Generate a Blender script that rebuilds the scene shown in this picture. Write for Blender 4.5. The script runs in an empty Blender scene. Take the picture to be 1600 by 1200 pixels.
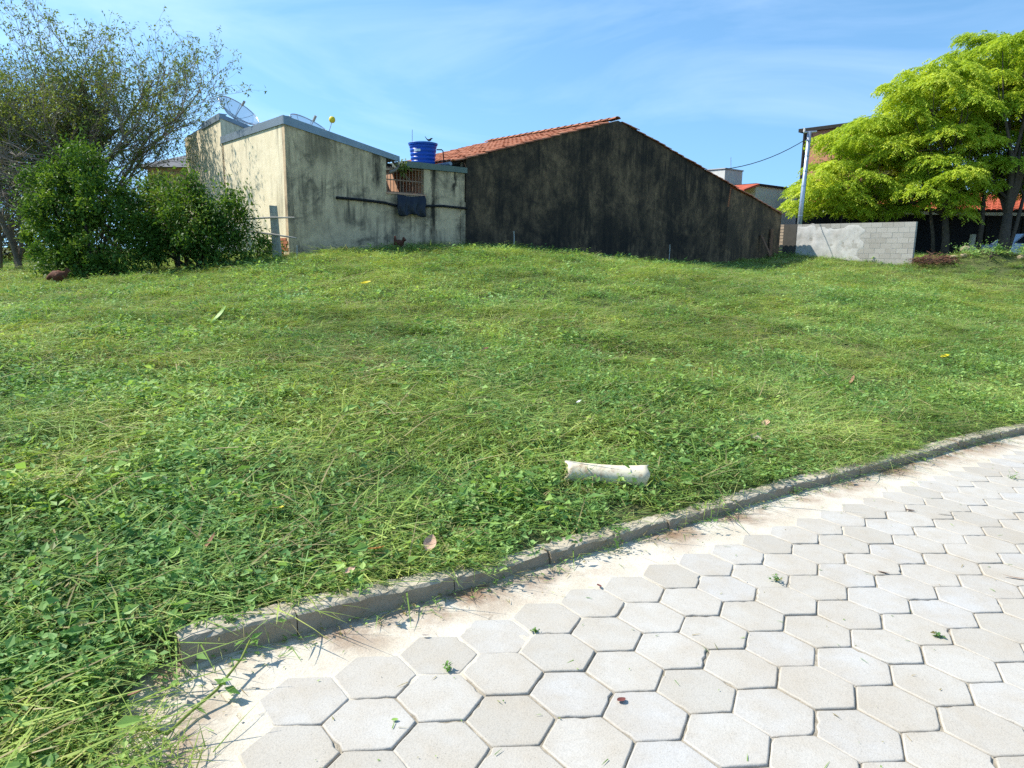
import bpy, bmesh, math, random
import numpy as np
from mathutils import Vector, Matrix, noise as mnoise

# ------------------------------------------------------------------ camera
SC = bpy.context.scene
COL = SC.collection
PITCH, ROLL, FPX, EYE = 0.1778393, math.radians(-0.8), 1129.0, 1.5
SX = -0.03858535                      # the street falls to the right
cr, sr, cp, sp = math.cos(ROLL), math.sin(ROLL), math.cos(PITCH), math.sin(PITCH)
RT = np.array([cr, -sr * sp, -sr * cp]); UP = np.array([sr, cr * sp, cr * cp]); FW = np.array([0, cp, -sp])
CAMP = np.array([0, 0, EYE])
cam = bpy.data.cameras.new('camera'); cam.sensor_width = 36; cam.lens = FPX / 1600 * 36
cam.clip_start = 0.05; cam.clip_end = 3000
camo = bpy.data.objects.new('camera', cam); COL.objects.link(camo)
camo.matrix_world = Matrix(((RT[0], UP[0], -FW[0], 0), (RT[1], UP[1], -FW[1], 0), (RT[2], UP[2], -FW[2], EYE), (0, 0, 0, 1)))
SC.camera = camo

# ------------------------------------------------------------------ sky, sun, exposure
SUN_AZ, SUN_EL = math.radians(170), math.radians(48)       # azimuth measured from +x
sdir = Vector((math.cos(SUN_AZ) * math.cos(SUN_EL), math.sin(SUN_AZ) * math.cos(SUN_EL), math.sin(SUN_EL)))
world = bpy.data.worlds.new('World'); SC.world = world; world.use_nodes = True
wt = world.node_tree; wt.nodes.clear()
w_out = wt.nodes.new('ShaderNodeOutputWorld'); w_bg = wt.nodes.new('ShaderNodeBackground')
w_sky = wt.nodes.new('ShaderNodeTexSky'); w_sky.sky_type = 'NISHITA'; w_sky.sun_disc = False
w_sky.sun_elevation = SUN_EL; w_sky.sun_rotation = math.atan2(sdir.x, sdir.y)
w_sky.altitude = 600; w_sky.air_density = 1.0; w_sky.dust_density = 0.35; w_sky.ozone_density = 1.0
w_tc = wt.nodes.new('ShaderNodeTexCoord'); w_map = wt.nodes.new('ShaderNodeMapping')
w_map.inputs['Scale'].default_value = (1.2, 2.6, 5.0); w_map.inputs['Rotation'].default_value = (0.2, 0.25, 0.6)
w_no = wt.nodes.new('ShaderNodeTexNoise'); w_no.inputs['Scale'].default_value = 1.3; w_no.inputs['Detail'].default_value = 7
w_no.inputs['Roughness'].default_value = 0.55; w_no.inputs['Distortion'].default_value = 0.8
w_rmp = wt.nodes.new('ShaderNodeValToRGB'); w_rmp.color_ramp.elements[0].position = 0.46; w_rmp.color_ramp.elements[1].position = 0.85
w_rmp.color_ramp.elements[0].color = (0, 0, 0, 1); w_rmp.color_ramp.elements[1].color = (0.26, 0.26, 0.26, 1)
w_mix = wt.nodes.new('ShaderNodeMixRGB'); w_mix.inputs[2].default_value = (7.2, 7.9, 9.2, 1)
w_gam = wt.nodes.new('ShaderNodeHueSaturation'); w_gam.inputs['Saturation'].default_value = 1.12
w_lift = wt.nodes.new('ShaderNodeVectorMath'); w_lift.operation = 'MULTIPLY_ADD'
w_lift.inputs[1].default_value = (1, 1, 0.85); w_lift.inputs[2].default_value = (0, 0, 0.20)
wt.links.new(w_tc.outputs['Generated'], w_lift.inputs[0]); wt.links.new(w_lift.outputs[0], w_sky.inputs[0])
wt.links.new(w_tc.outputs['Generated'], w_map.inputs['Vector']); wt.links.new(w_map.outputs[0], w_no.inputs['Vector'])
wt.links.new(w_no.outputs['Fac'], w_rmp.inputs[0]); wt.links.new(w_rmp.outputs[0], w_mix.inputs[0])
wt.links.new(w_sky.outputs[0], w_gam.inputs['Color']); w_tnt = wt.nodes.new('ShaderNodeMixRGB'); w_tnt.blend_type = 'MULTIPLY'; w_tnt.inputs[0].default_value = 1; w_tnt.inputs[2].default_value = (1.0, 1.15, 1.08, 1)
wt.links.new(w_gam.outputs[0], w_tnt.inputs[1]); wt.links.new(w_tnt.outputs[0], w_mix.inputs[1])
wt.links.new(w_mix.outputs[0], w_bg.inputs['Color']); wt.links.new(w_bg.outputs[0], w_out.inputs[0])
w_bg.inputs['Strength'].default_value = 0.15
sun = bpy.data.lights.new('sun', 'SUN'); sun.energy = 4.2; sun.angle = math.radians(0.53); sun.color = (1.0, 0.95, 0.86)
suno = bpy.data.objects.new('sun', sun); COL.objects.link(suno)
suno.rotation_euler = sdir.to_track_quat('Z', 'Y').to_euler(); suno.location = (-20, 5, 30)
SC.view_settings.view_transform = 'Standard'; SC.view_settings.look = 'None'
SC.view_settings.exposure = 0.76; SC.view_settings.gamma = 1.0; SC.view_settings.use_curve_mapping = False
SC.cycles.max_bounces = 6; SC.cycles.diffuse_bounces = 3; SC.cycles.glossy_bounces = 2
SC.cycles.transmission_bounces = 4; SC.cycles.transparent_max_bounces = 8
SC.cycles.use_denoising = False
SC.cycles.caustics_reflective = False; SC.cycles.caustics_refractive = False
SC.cycles.sample_clamp_indirect = 6.0

rng = np.random.default_rng(7)
rnd = random.Random(11)

# ------------------------------------------------------------------ geometry helpers
def ray(x, y): return FW + RT * (x - 800) / FPX - UP * (y - 600) / FPX
def at(x, y, Y):
    d = ray(x, y); return CAMP + d * (Y / d[1])
AA = math.radians(50); A2 = np.array([math.sin(AA), math.cos(AA)]); B2 = np.array([-math.cos(AA), math.sin(AA)])
O2 = np.array([-72 / FPX * 20, 20.0])
def lot(ta, tb, z):
    p = O2 + A2 * ta + B2 * tb; return (p[0], p[1], z)
def tolot(x, y):
    q = np.stack([np.asarray(x) - O2[0], np.asarray(y) - O2[1]], -1); return q @ A2, q @ B2
def onfront(x, y, tb=0.0):
    d = ray(x, y); t = (tb + O2 @ B2) / (d[:2] @ B2); p = CAMP + d * t; return float((p[:2] - O2) @ A2), float(p[2])
def onside(x, y, ta):
    d = ray(x, y); t = (ta + O2 @ A2) / (d[:2] @ A2); p = CAMP + d * t; return float((p[:2] - O2) @ B2), float(p[2])

class MB:
    """collects faces; build() links them as one mesh object"""
    def __init__(s): s.v = []; s.f = []; s.mi = []
    def add(s, vs, fs, mi=0):
        o = len(s.v); s.v += [tuple(map(float, p)) for p in vs]; s.f += [tuple(i + o for i in q) for q in fs]; s.mi += [mi] * len(fs)
    def box8(s, p, mi=0):   # p: 4 bottom ccw, 4 top ccw
        s.add(p, [(3, 2, 1, 0), (4, 5, 6, 7), (0, 1, 5, 4), (1, 2, 6, 5), (2, 3, 7, 6), (3, 0, 4, 7)], mi)
    def box(s, lo, hi, mi=0):
        (a, b, c), (d, e, g) = lo, hi
        s.box8([(a, b, c), (d, b, c), (d, e, c), (a, e, c), (a, b, g), (d, b, g), (d, e, g), (a, e, g)], mi)
    def lbox(s, ta0, ta1, tb0, tb1, z0, z1, z1b=None, mi=0):   # box in the lot frame; z1b: top height at ta1
        if z1b is None: z1b = z1
        s.box8([lot(ta0, tb0, z0), lot(ta1, tb0, z0), lot(ta1, tb1, z0), lot(ta0, tb1, z0),
                lot(ta0, tb0, z1), lot(ta1, tb0, z1b), lot(ta1, tb1, z1b), lot(ta0, tb1, z1)], mi)
    def tube(s, pts, r, n=6, mi=0, cap=True):
        pts = [Vector(p) for p in pts]; rs = r if hasattr(r, '__len__') else [r] * len(pts)
        o = len(s.v); prev = None
        for i, p in enumerate(pts):
            t = (pts[min(i + 1, len(pts) - 1)] - pts[max(i - 1, 0)])
            if t.length < 1e-9: t = Vector((0, 0, 1))
            t.normalize()
            if prev is None:
                u = t.cross(Vector((0.13, 0.97, 0.21)))
                if u.length < 1e-3: u = t.cross(Vector((1, 0, 0)))
            else: u = prev - t * prev.dot(t)
            u.normalize(); prev = u; w = t.cross(u)
            for k in range(n):
                a = 2 * math.pi * k / n; s.v.append(tuple(p + (u * math.cos(a) + w * math.sin(a)) * rs[i]))
        for i in range(len(pts) - 1):
            for k in range(n):
                s.f.append((o + i * n + k, o + i * n + (k + 1) % n, o + (i + 1) * n + (k + 1) % n, o + (i + 1) * n + k)); s.mi.append(mi)
        if cap:
            s.f.append(tuple(o + k for k in range(n - 1, -1, -1))); s.mi.append(mi)
            e = o + (len(pts) - 1) * n; s.f.append(tuple(e + k for k in range(n))); s.mi.append(mi)
    def lathe(s, prof, n=24, c=(0, 0, 0), mi=0, closed=True):
        o = len(s.v)
        for r, z in prof:
            for k in range(n):
                a = 2 * math.pi * k / n; s.v.append((c[0] + r * math.cos(a), c[1] + r * math.sin(a), c[2] + z))
        for i in range(len(prof) - 1):
            for k in range(n):
                s.f.append((o + i * n + k, o + i * n + (k + 1) % n, o + (i + 1) * n + (k + 1) % n, o + (i + 1) * n + k)); s.mi.append(mi)
        if closed:
            s.f.append(tuple(o + k for k in range(n - 1, -1, -1))); s.mi.append(mi)
            e = o + (len(prof) - 1) * n; s.f.append(tuple(e + k for k in range(n))); s.mi.append(mi)
    def mesh(s, name, mats, smooth=False):
        me = bpy.data.meshes.new(name); me.from_pydata(s.v, [], s.f)
        for m in (mats if isinstance(mats, (list, tuple)) else [mats]): me.materials.append(m)
        if any(s.mi): me.polygons.foreach_set('material_index', s.mi)
        if smooth: me.polygons.foreach_set('use_smooth', [True] * len(me.polygons))
        me.update(); return me
    def build(s, name, mats, parent=None, smooth=False, **tags):
        return link(name, s.mesh(name, mats, smooth), parent, **tags)

def link(name, me, parent=None, **tags):
    o = bpy.data.objects.new(name, me); COL.objects.link(o)
    if parent is not None:
        o.parent = parent; o.matrix_parent_inverse = parent.matrix_basis.inverted()
    for k, v in tags.items(): o[k] = v
    return o
def thing(name, label, cat, loc=(0, 0, 0), group=None, kind=None):
    o = bpy.data.objects.new(name, None); COL.objects.link(o); o.location = loc; o.empty_display_size = 0.2
    o['label'] = label; o['category'] = cat
    if group: o['group'] = group
    if kind: o['kind'] = kind
    return o
def nmesh(name, v, f, mat, smooth=False, tint=None):
    """fast mesh from numpy: f is (n,3) or (n,4)"""
    v = np.asarray(v, np.float32); f = np.asarray(f, np.int32); k = f.shape[1]
    me = bpy.data.meshes.new(name); me.vertices.add(len(v)); me.vertices.foreach_set('co', v.ravel())
    me.loops.add(f.size); me.loops.foreach_set('vertex_index', f.ravel())
    me.polygons.add(len(f)); me.polygons.foreach_set('loop_start', np.arange(0, f.size, k, dtype=np.int32))
    me.polygons.foreach_set('loop_total', np.full(len(f), k, np.int32))
    if smooth: me.polygons.foreach_set('use_smooth', np.ones(len(f), bool))
    for m in (mat if isinstance(mat, (list, tuple)) else [mat]): me.materials.append(m)
    me.update(calc_edges=True); me.validate()
    if tint is not None:
        at_ = me.attributes.new('tint', 'FLOAT_VECTOR', 'POINT'); at_.data.foreach_set('vector', np.asarray(tint, np.float32).ravel())
    return me

# ------------------------------------------------------------------ material helpers
class NT:
    def __init__(s, name):
        s.m = bpy.data.materials.new(name); s.m.use_nodes = True; s.t = s.m.node_tree
        s.b = s.t.nodes['Principled BSDF']; s.o = s.t.nodes['Material Output']
        s.b.inputs['Roughness'].default_value = 0.85
        if 'Specular IOR Level' in s.b.inputs: s.b.inputs['Specular IOR Level'].default_value = 0.25
    def n(s, ty, **kw):
        nd = s.t.nodes.new('ShaderNode' + ty)
        for k, v in kw.items():
            if hasattr(nd, k) and k not in nd.inputs: setattr(nd, k, v)
            else: s.set(nd.inputs[k], v)
        return nd
    def set(s, sock, v):
        if isinstance(v, bpy.types.NodeSocket): s.t.links.new(v, sock)
        else:
            if hasattr(sock.default_value, '__len__') and not hasattr(v, '__len__'): v = [v] * len(sock.default_value)
            if hasattr(sock.default_value, '__len__') and len(sock.default_value) == 4 and len(v) == 3: v = (*v, 1)
            sock.default_value = v
    def pos(s): return s.n('NewGeometry').outputs['Position']
    def objc(s): return s.n('TexCoord').outputs['Object']
    def mapv(s, vec, scale=(1, 1, 1), rot=(0, 0, 0), loc=(0, 0, 0)):
        return s.n('Mapping', Vector=vec, Scale=scale, Rotation=rot, Location=loc).outputs[0]
    def noise(s, vec, scale=5, detail=5, rough=0.55, dist=0.0):
        return s.n('TexNoise', Vector=vec, Scale=scale, Detail=detail, Roughness=rough, Distortion=dist).outputs['Fac']
    def ramp(s, fac, stops):
        nd = s.n('ValToRGB'); s.set(nd.inputs[0], fac); e = nd.color_ramp.elements
        while len(e) < len(stops): e.new(0.5)
        for el, (p, c) in zip(e, stops):
            el.position = p; el.color = (*c, 1) if hasattr(c, '__len__') else (c, c, c, 1)
        return nd.outputs[0]
    def mix(s, fac, a, b, mode='MIX'):
        nd = s.n('MixRGB', blend_type=mode); s.set(nd.inputs[0], fac); s.set(nd.inputs[1], a); s.set(nd.inputs[2], b); return nd.outputs[0]
    def math(s, op, a, b=0.0, clamp=False):
        nd = s.n('Math', operation=op, use_clamp=clamp); s.set(nd.inputs[0], a); s.set(nd.inputs[1], b); return nd.outputs[0]
    def maprange(s, v, a, b, c=0.0, d=1.0):
        nd = s.n('MapRange'); s.set(nd.inputs[0], v)
        for i, q in enumerate((a, b, c, d)): nd.inputs[i + 1].default_value = q
        return nd.outputs[0]
    def color(s, c): s.set(s.b.inputs['Base Color'], c); return s
    def bump(s, h, strength=0.4, dist=0.02):
        nd = s.n('Bump', Height=h); nd.inputs['Strength'].default_value = strength; nd.inputs['Distance'].default_value = dist
        s.t.links.new(nd.outputs[0], s.b.inputs['Normal']); return s
    def rough(s, v): s.set(s.b.inputs['Roughness'], v); return s
    def metal(s, v): s.b.inputs['Metallic'].default_value = v; return s

def simple(name, col, rough=0.7, var=0.25, scale=8, bump=0.15, metal=0.0):
    t = NT(name); f = t.noise(t.objc(), scale, 6, 0.6)
    c = Vector(col)
    t.color(t.ramp(f, [(0.25, tuple(c * (1 - var))), (0.75, tuple(c * (1 + var)))])).rough(rough).metal(metal)
    if bump: t.bump(t.noise(t.objc(), scale * 6, 4), bump, 0.01)
    return t.m

def leafmat(name, stops, transl=0.4, patch=None, rough=0.55):
    """leaf colour from the tint attribute (x random, y second choice) and a slow world-space noise"""
    t = NT(name); at_ = t.n('Attribute', attribute_name='tint'); sep = t.n('SeparateXYZ', Vector=at_.outputs['Vector'])
    fac = sep.outputs[0]
    inst = t.n('ObjectInfo').outputs['Random']
    nz = t.noise(t.pos(), 0.55, 4, 0.6)
    f2 = t.math('ADD', t.math('MULTIPLY', fac, 0.62), t.math('ADD', t.math('MULTIPLY', inst, 0.16), t.math('MULTIPLY', t.math('SUBTRACT', nz, 0.5), 1.0)))
    f2 = t.math('ADD', f2, 0.1, True)
    col = t.ramp(f2, stops)
    cool = t.ramp(t.noise(t.pos(), 0.9, 5, .6), [(.45, 0.0), (.65, 1.0)])
    if patch: col = t.mix(cool, col, t.mix(1.0, col, (.86, .97, 1.2), 'MULTIPLY')); col = t.mix(sep.outputs[1], col, patch)
    t.color(col).rough(max(rough, .5)); t.b.inputs['Specular IOR Level'].default_value = 0.2
    tr = t.n('BsdfTranslucent'); bright = t.mix(1.0, col, (1.25, 1.2, 0.6), 'MULTIPLY'); t.set(tr.inputs['Color'], bright)
    mx = t.n('MixShader'); mx.inputs[0].default_value = transl
    t.t.links.new(t.b.outputs[0], mx.inputs[1]); t.t.links.new(tr.outputs[0], mx.inputs[2]); t.t.links.new(mx.outputs[0], t.o.inputs[0])
    return t.m

# ------------------------------------------------------------------ the street edge and the height of the ground
EDGE = np.array([(-0.80, -3.0), (-0.95, 0.2), (-1.06, 1.70), (-1.10, 1.97), (-1.16, 2.17), (-1.149, 2.328), (-0.986, 2.455), (-0.852, 2.545),
                 (-0.652, 2.696), (-0.424, 2.865), (-0.257, 2.989), (-0.029, 3.165), (0.17, 3.335), (0.518, 3.60), (0.717, 3.765), (1.158, 4.106),
                 (1.929, 4.71), (2.439, 5.085), (3.078, 5.565), (3.66, 6.005), (4.024, 6.283), (5.143, 7.06), (8.0, 8.95), (14.0, 12.4), (40.0, 26.0)])
KERB_I0 = 5
def catmull(P, step):
    out = []
    for i in range(len(P) - 1):
        p0, p1, p2, p3 = P[max(i - 1, 0)], P[i], P[i + 1], P[min(i + 2, len(P) - 1)]
        n = max(2, int(np.linalg.norm(p2 - p1) / step))
        for k in range(n):
            t = k / n
            out.append(0.5 * ((2 * p1) + (-p0 + p2) * t + (2 * p0 - 5 * p1 + 4 * p2 - p3) * t * t + (-p0 + 3 * p1 - 3 * p2 + p3) * t ** 3))
    out.append(P[-1]); return np.array(out)
EP = catmull(EDGE, 0.05)                       # fine edge path
KP = catmull(EDGE[KERB_I0:-1], 0.03)           # kerb path only
def sdist(x, y, path=None):
    """signed distance to the street edge: + on the lot side"""
    path = EP[::2] if path is None else path
    p = np.stack([np.ravel(x), np.ravel(y)], -1); out = np.empty(len(p))
    a = path[:-1]; ab = path[1:] - a; L2 = (ab ** 2).sum(1) + 1e-12
    for s in range(0, len(p), 4000):
        q = p[s:s + 4000]; d = q[:, None] - a[None]
        t = np.clip((d * ab).sum(2) / L2, 0, 1); r = d - t[..., None] * ab
        dd = (r ** 2).sum(2); k = dd.argmin(1); i = np.arange(len(q))
        sg = ab[k, 0] * d[i, k, 1] - ab[k, 1] * d[i, k, 0]
        out[s:s + 4000] = np.sqrt(dd[i, k]) * np.sign(sg)
    return out.reshape(np.shape(x))
def kerb_h(s): return 0.056 + 0.036 * np.exp(-((s / 1.1) ** 2))        # height along the kerb
# thin plate spline through surveyed spots
ctrl = []
for i in range(KERB_I0, len(EDGE) - 2):
    q = EDGE[i]; t = EDGE[i + 1] - EDGE[i - 1]; t = t / np.linalg.norm(t); nrm = np.array([-t[1], t[0]])
    p = q + nrm * 0.12; ctrl.append((p[0], p[1], SX * p[0] + 0.06))
for (x, y) in ((-1.1, 1.7), (-1.0, 0.2), (-1.15, 2.1), (-0.9, -2)): ctrl.append((x, y, SX * x + 0.02))
ctrl += [(-3.0, 0.5, 0.16), (-5.15, 16.75, 1.37), (-3.16, 18.42, 1.63), (-1.3, 19.98, 1.69), (1.2, 22.1, 1.48), (3.38, 23.9, 1.31), (7.9, 27.7, 1.29),
         (10.8, 30.15, 1.55), (-6.8, 19.0, 1.35), (-9.8, 22.5, 1.3), (2, 34, 1.6), (-4, 34, 1.5)]
for (x, y, Y, dz) in ((1423, 418, 26.3, -.05), (1242, 401, 29.8, -.05), (140, 436, 14, 0), (0, 430, 15.5, 0), (250, 425, 14.8, 0), (340, 410, 15.6, 0), (1600, 428, 25, -.05), (1800, 440, 25, 0), (-300, 440, 16, 0)):
    p = at(x, y, Y); ctrl.append((p[0], p[1], p[2] + dz))
ctrl += [(-30, 30, 0.9), (-30, 5, 0.2), (-12, 3, 0.35), (40, 45, -0.6), (0, 55, 1.4), (-30, 55, 1.2), (30, 55, 0.0), (24, 22, -0.45)]
ctrl = np.array(ctrl)
def _u(r2): return np.where(r2 > 1e-12, 0.5 * r2 * np.log(np.maximum(r2, 1e-12)), 0)
_n = len(ctrl); _K = _u(((ctrl[:, None, :2] - ctrl[None, :, :2]) ** 2).sum(2)) + np.eye(_n) * 0.02
_Pm = np.c_[np.ones(_n), ctrl[:, :2]]
_W = np.linalg.solve(np.block([[_K, _Pm], [_Pm.T, np.zeros((3, 3))]]), np.r_[ctrl[:, 2], 0, 0, 0])
def tps(x, y):
    x = np.asarray(x, float); y = np.asarray(y, float); sh = x.shape; x = x.ravel(); y = y.ravel(); out = np.empty(len(x))
    for s in range(0, len(x), 20000):
        X, Y = np.clip(x[s:s + 20000], -45, 55), np.clip(y[s:s + 20000], -4, 70)
        out[s:s + 20000] = _u((X[:, None] - ctrl[:, 0]) ** 2 + (Y[:, None] - ctrl[:, 1]) ** 2) @ _W[:_n] + _W[_n] + _W[_n + 1] * X + _W[_n + 2] * Y
    return out.reshape(sh)
_gn = rng.standard_normal((64, 64))
def vnoise(x, y, s, seed=0):
    x = np.asarray(x) / s + 13.7 * seed; y = np.asarray(y) / s - 7.1 * seed
    i = np.floor(x).astype(int); j = np.floor(y).astype(int); u = x - i; v = y - j
    u = u * u * (3 - 2 * u); v = v * v * (3 - 2 * v)
    g = lambda a, b: _gn[a % 64, b % 64]
    return (g(i, j) * (1 - u) + g(i + 1, j) * u) * (1 - v) + (g(i, j + 1) * (1 - u) + g(i + 1, j + 1) * u) * v
MOUND = [(at(1478, 412, 26.6), 1.0, 0.12), (at(1535, 405, 26.4), 1.2, 0.50), (at(1610, 412, 26.0), 1.4, 0.32)]
def ground(x, y, d=None, surf=False):
    x = np.asarray(x, float); y = np.asarray(y, float)
    d = sdist(x, y) if d is None else d
    k = np.clip((d - 0.1) / 1.2, 0, 1)
    z = tps(x, y) + k * (0.012 * vnoise(x, y, 0.33, 6) + 0.016 * vnoise(x, y, 0.8, 1) + 0.028 * vnoise(x, y, 2.9, 2))
    for (c, r, h) in MOUND: z = z + h * np.exp(-(((x - c[0]) / r) ** 2 + ((y - c[1]) / (r * 0.8)) ** 2))
    return z if surf else np.where(d > 0.42, z, np.minimum(SX * np.clip(x, -3, 60) - 0.20, 0.5))

# ------------------------------------------------------------------ materials of the ground
def m_soil():
    t = NT('soil'); p = t.pos(); f = t.noise(p, 3.5, 8, 0.65); g = t.noise(p, 60, 4, 0.7)
    t.color(t.mix(t.math('MULTIPLY', g, 0.5), t.ramp(f, [(0.3, (0.065, 0.085, 0.026)), (0.55, (0.11, 0.13, 0.042)), (0.75, (0.18, 0.16, 0.075))]), (0.05, 0.07, 0.02)))
    t.bump(g, 0.8, 0.03); return t.m
def m_paver():
    t = NT('paver_concrete'); o = t.objc(); p = t.pos(); r = t.n('ObjectInfo').outputs['Random']
    base = t.ramp(r, [(0.0, (0.40, 0.372, 0.32)), (0.25, (0.455, 0.427, 0.375)), (0.75, (0.475, 0.449, 0.40)), (0.93, (0.45, 0.435, 0.405)), (1.0, (0.43, 0.39, 0.325))])
    cl = t.noise(p, 7, 6, 0.6); base = t.mix(t.maprange(t.noise(p, 1.3, 6, .62, .4), .46, .68, 0.0, .55), base, (0.385, 0.335, 0.265)); base = t.mix(t.maprange(cl, 0.38, 0.72, 0.0, 0.6), base, (0.40, 0.345, 0.265))
    fine = t.noise(p, 160, 3, 0.7); base = t.mix(0.25, base, t.ramp(fine, [(0.3, 0.32), (0.55, 0.72)]), 'OVERLAY')
    pit = t.n('TexVoronoi', Vector=p, Scale=95).outputs['Distance']; pm = t.math('LESS_THAN', pit, 0.12)
    pm = t.math('MULTIPLY', pm, t.math('GREATER_THAN', t.noise(p, 14, 2), 0.5))
    base = t.mix(t.math('MULTIPLY', pm, 0.65), base, (0.16, 0.14, 0.11))
    edge = t.n('VectorMath', operation='LENGTH', Vector=t.mapv(o, (1, 1, 0))).outputs['Value']
    ed = t.math('MULTIPLY', t.maprange(edge, 0.105, 0.15), t.noise(p, 45, 4)); base = t.mix(t.math('MULTIPLY', ed, 0.32), base, (0.33, 0.29, 0.23))
    t.color(base).rough(0.8)
    t.bump(t.math('SUBTRACT', t.math('ADD', fine, t.math('MULTIPLY', cl, 2.0)), t.math('MULTIPLY', pm, 1.2)), 0.35, 0.004); return t.m
def m_joint():
    t = NT('joint_sand'); p = t.pos(); f = t.noise(p, 25, 5)
    t.color(t.ramp(f, [(0.3, (0.20, 0.17, 0.125)), (0.7, (0.47, 0.42, 0.33))])).bump(t.noise(p, 200, 3), 0.7, 0.006); return t.m
def m_mortar():
    t = NT('mortar'); p = t.pos(); f = t.noise(p, 5, 7, 0.6); g = t.noise(p, 120, 4, 0.7)
    c = t.ramp(f, [(0.25, (0.48, 0.42, 0.32)), (0.5, (0.57, 0.51, 0.41)), (0.75, (0.61, 0.56, 0.465))])
    # reddish dirt washed along the kerb foot: stains with their own shape
    st = t.math('MULTIPLY', t.maprange(t.n('Attribute', attribute_name='near').outputs['Fac'], 0.0, 1.0), t.maprange(t.noise(p, 2.2, 7, 0.65), 0.44, 0.58))
    c = t.mix(t.math('MULTIPLY', st, 0.9), c, (0.23, 0.135, 0.075))
    cr_ = t.n('TexVoronoi', feature='DISTANCE_TO_EDGE', Vector=t.n('VectorMath', operation='ADD', Vector=p, **{}).outputs[0], Scale=1.7).outputs['Distance']
    ck = t.math('MULTIPLY', t.math('LESS_THAN', t.math('ADD', cr_, t.math('MULTIPLY', t.noise(p, 7, 5), 0.035)), 0.0165), 0.45); c = t.mix(ck, c, (0.2, 0.16, 0.11))
    t.color(t.mix(0.4, c, t.ramp(g, [(0.3, 0.35), (0.6, 0.68)]), 'OVERLAY'))
    t.bump(t.math('ADD', g, t.math('MULTIPLY', f, 3)), 0.5, 0.006); return t.m
def m_kerb():
    t = NT('kerb_concrete'); p = t.pos(); f = t.noise(p, 6, 7, 0.62); g = t.noise(p, 90, 4, 0.7)
    c = t.ramp(f, [(0.25, (0.27, 0.225, 0.155)), (0.5, (0.43, 0.375, 0.285)), (0.75, (0.52, 0.465, 0.37))])
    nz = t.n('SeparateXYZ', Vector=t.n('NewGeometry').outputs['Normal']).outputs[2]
    c = t.mix(t.math('MULTIPLY', t.maprange(nz, 0.4, 0.9, 1.0, 0.0), 0.66), c, (0.235, 0.175, 0.11))      # upright faces browner and darker than the top
    t.color(t.mix(0.28, c, t.ramp(g, [(0.3, 0.3), (0.6, 0.68)]), 'OVERLAY')).bump(t.math('ADD', g, t.math('MULTIPLY', f, 3)), 0.55, 0.006); return t.m
SOIL, PAVER, JOINT, MORTAR, KERB = m_soil(), m_paver(), m_joint(), m_mortar(), m_kerb()

# ------------------------------------------------------------------ ground sheet
def axis(lo, hi, c0, c1, fine):
    a = list(np.arange(c0, c1 + 1e-6, fine)); s = fine
    q = c0
    while q > lo: s *= 1.22; q -= s; a.insert(0, max(q, lo))
    s = fine; q = c1
    while q < hi: s *= 1.22; q += s; a.append(min(q, hi))
    return np.array(a)
gx = axis(-900, 900, -16, 26, 0.3); gy = axis(-60, 1500, -1, 36, 0.3)
GX, GY = np.meshgrid(gx, gy); GZ = ground(GX, GY)
nx, ny = len(gx), len(gy); idx = np.arange(nx * ny).reshape(ny, nx)
gf = np.stack([idx[:-1, :-1], idx[:-1, 1:], idx[1:, 1:], idx[1:, :-1]], -1).reshape(-1, 4)
link('ground', nmesh('ground', np.stack([GX.ravel(), GY.ravel(), GZ.ravel()], 1), gf, SOIL, True), kind='structure', label='dark soil of the vacant lot under the mown grass')

_vp = EP[::2]; _t = np.gradient(_vp, axis=0); _t /= np.linalg.norm(_t, axis=1)[:, None]; _n2 = np.stack([-_t[:, 1], _t[:, 0]], 1)
_ds = np.array([0.085, 0.12, 0.2, 0.3, 0.42, 0.55, 0.75, 1.0])
VX = _vp[:, None, 0] + _n2[:, None, 0] * _ds; VY = _vp[:, None, 1] + _n2[:, None, 1] * _ds
VZ = ground(VX, VY, np.broadcast_to(_ds, VX.shape), True) + np.array([-.02, -.01, 0, 0, .002, .002, .002, -.10])
_i = np.arange(VX.size).reshape(VX.shape)
link('verge', nmesh('verge', np.stack([VX.ravel(), VY.ravel(), VZ.ravel()], 1), np.stack([_i[:-1, :-1], _i[1:, :-1], _i[1:, 1:], _i[:-1, 1:]], -1).reshape(-1, 4)[:, ::-1], SOIL, True), kind='structure', label='strip of soil behind the kerb')

# ------------------------------------------------------------------ street: bedding, hexagonal pavers, mortar strip, kerb
S_, YAW, OX, OY = 0.26374597, 0.64722177, 0.72351737, 9.71772222
def cell(i, j):
    lx, ly = i - 0.5 * j, -math.sqrt(3) / 2 * j
    return S_ * (OX + math.cos(YAW) * lx - math.sin(YAW) * ly), S_ * (OY + math.sin(YAW) * lx + math.cos(YAW) * ly)
b = MB(); b.add([(-3, -4, SX * -3 - .0085), (60, -4, SX * 60 - .0085), (60, 36, SX * 60 - .0085), (46, 29, SX * 46 - .0085), (14, 12.2, SX * 14 - .0085), (5.1, 6.98, SX * 5.1 - .0085), (1.1, 4.0, SX * 1.1 - .0085), (-1.1, 2.25, SX * -1.1 - .0085), (-1.1, 1.7, SX * -1.1 - .0085), (-0.95, -0.5, SX * -0.95 - .0085)],
             [(0, 1, 2, 3, 4, 5, 6, 7, 8, 9)])
pave = b.build('pavement', JOINT, kind='structure', label='street of pale hexagonal concrete pavers')
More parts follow.
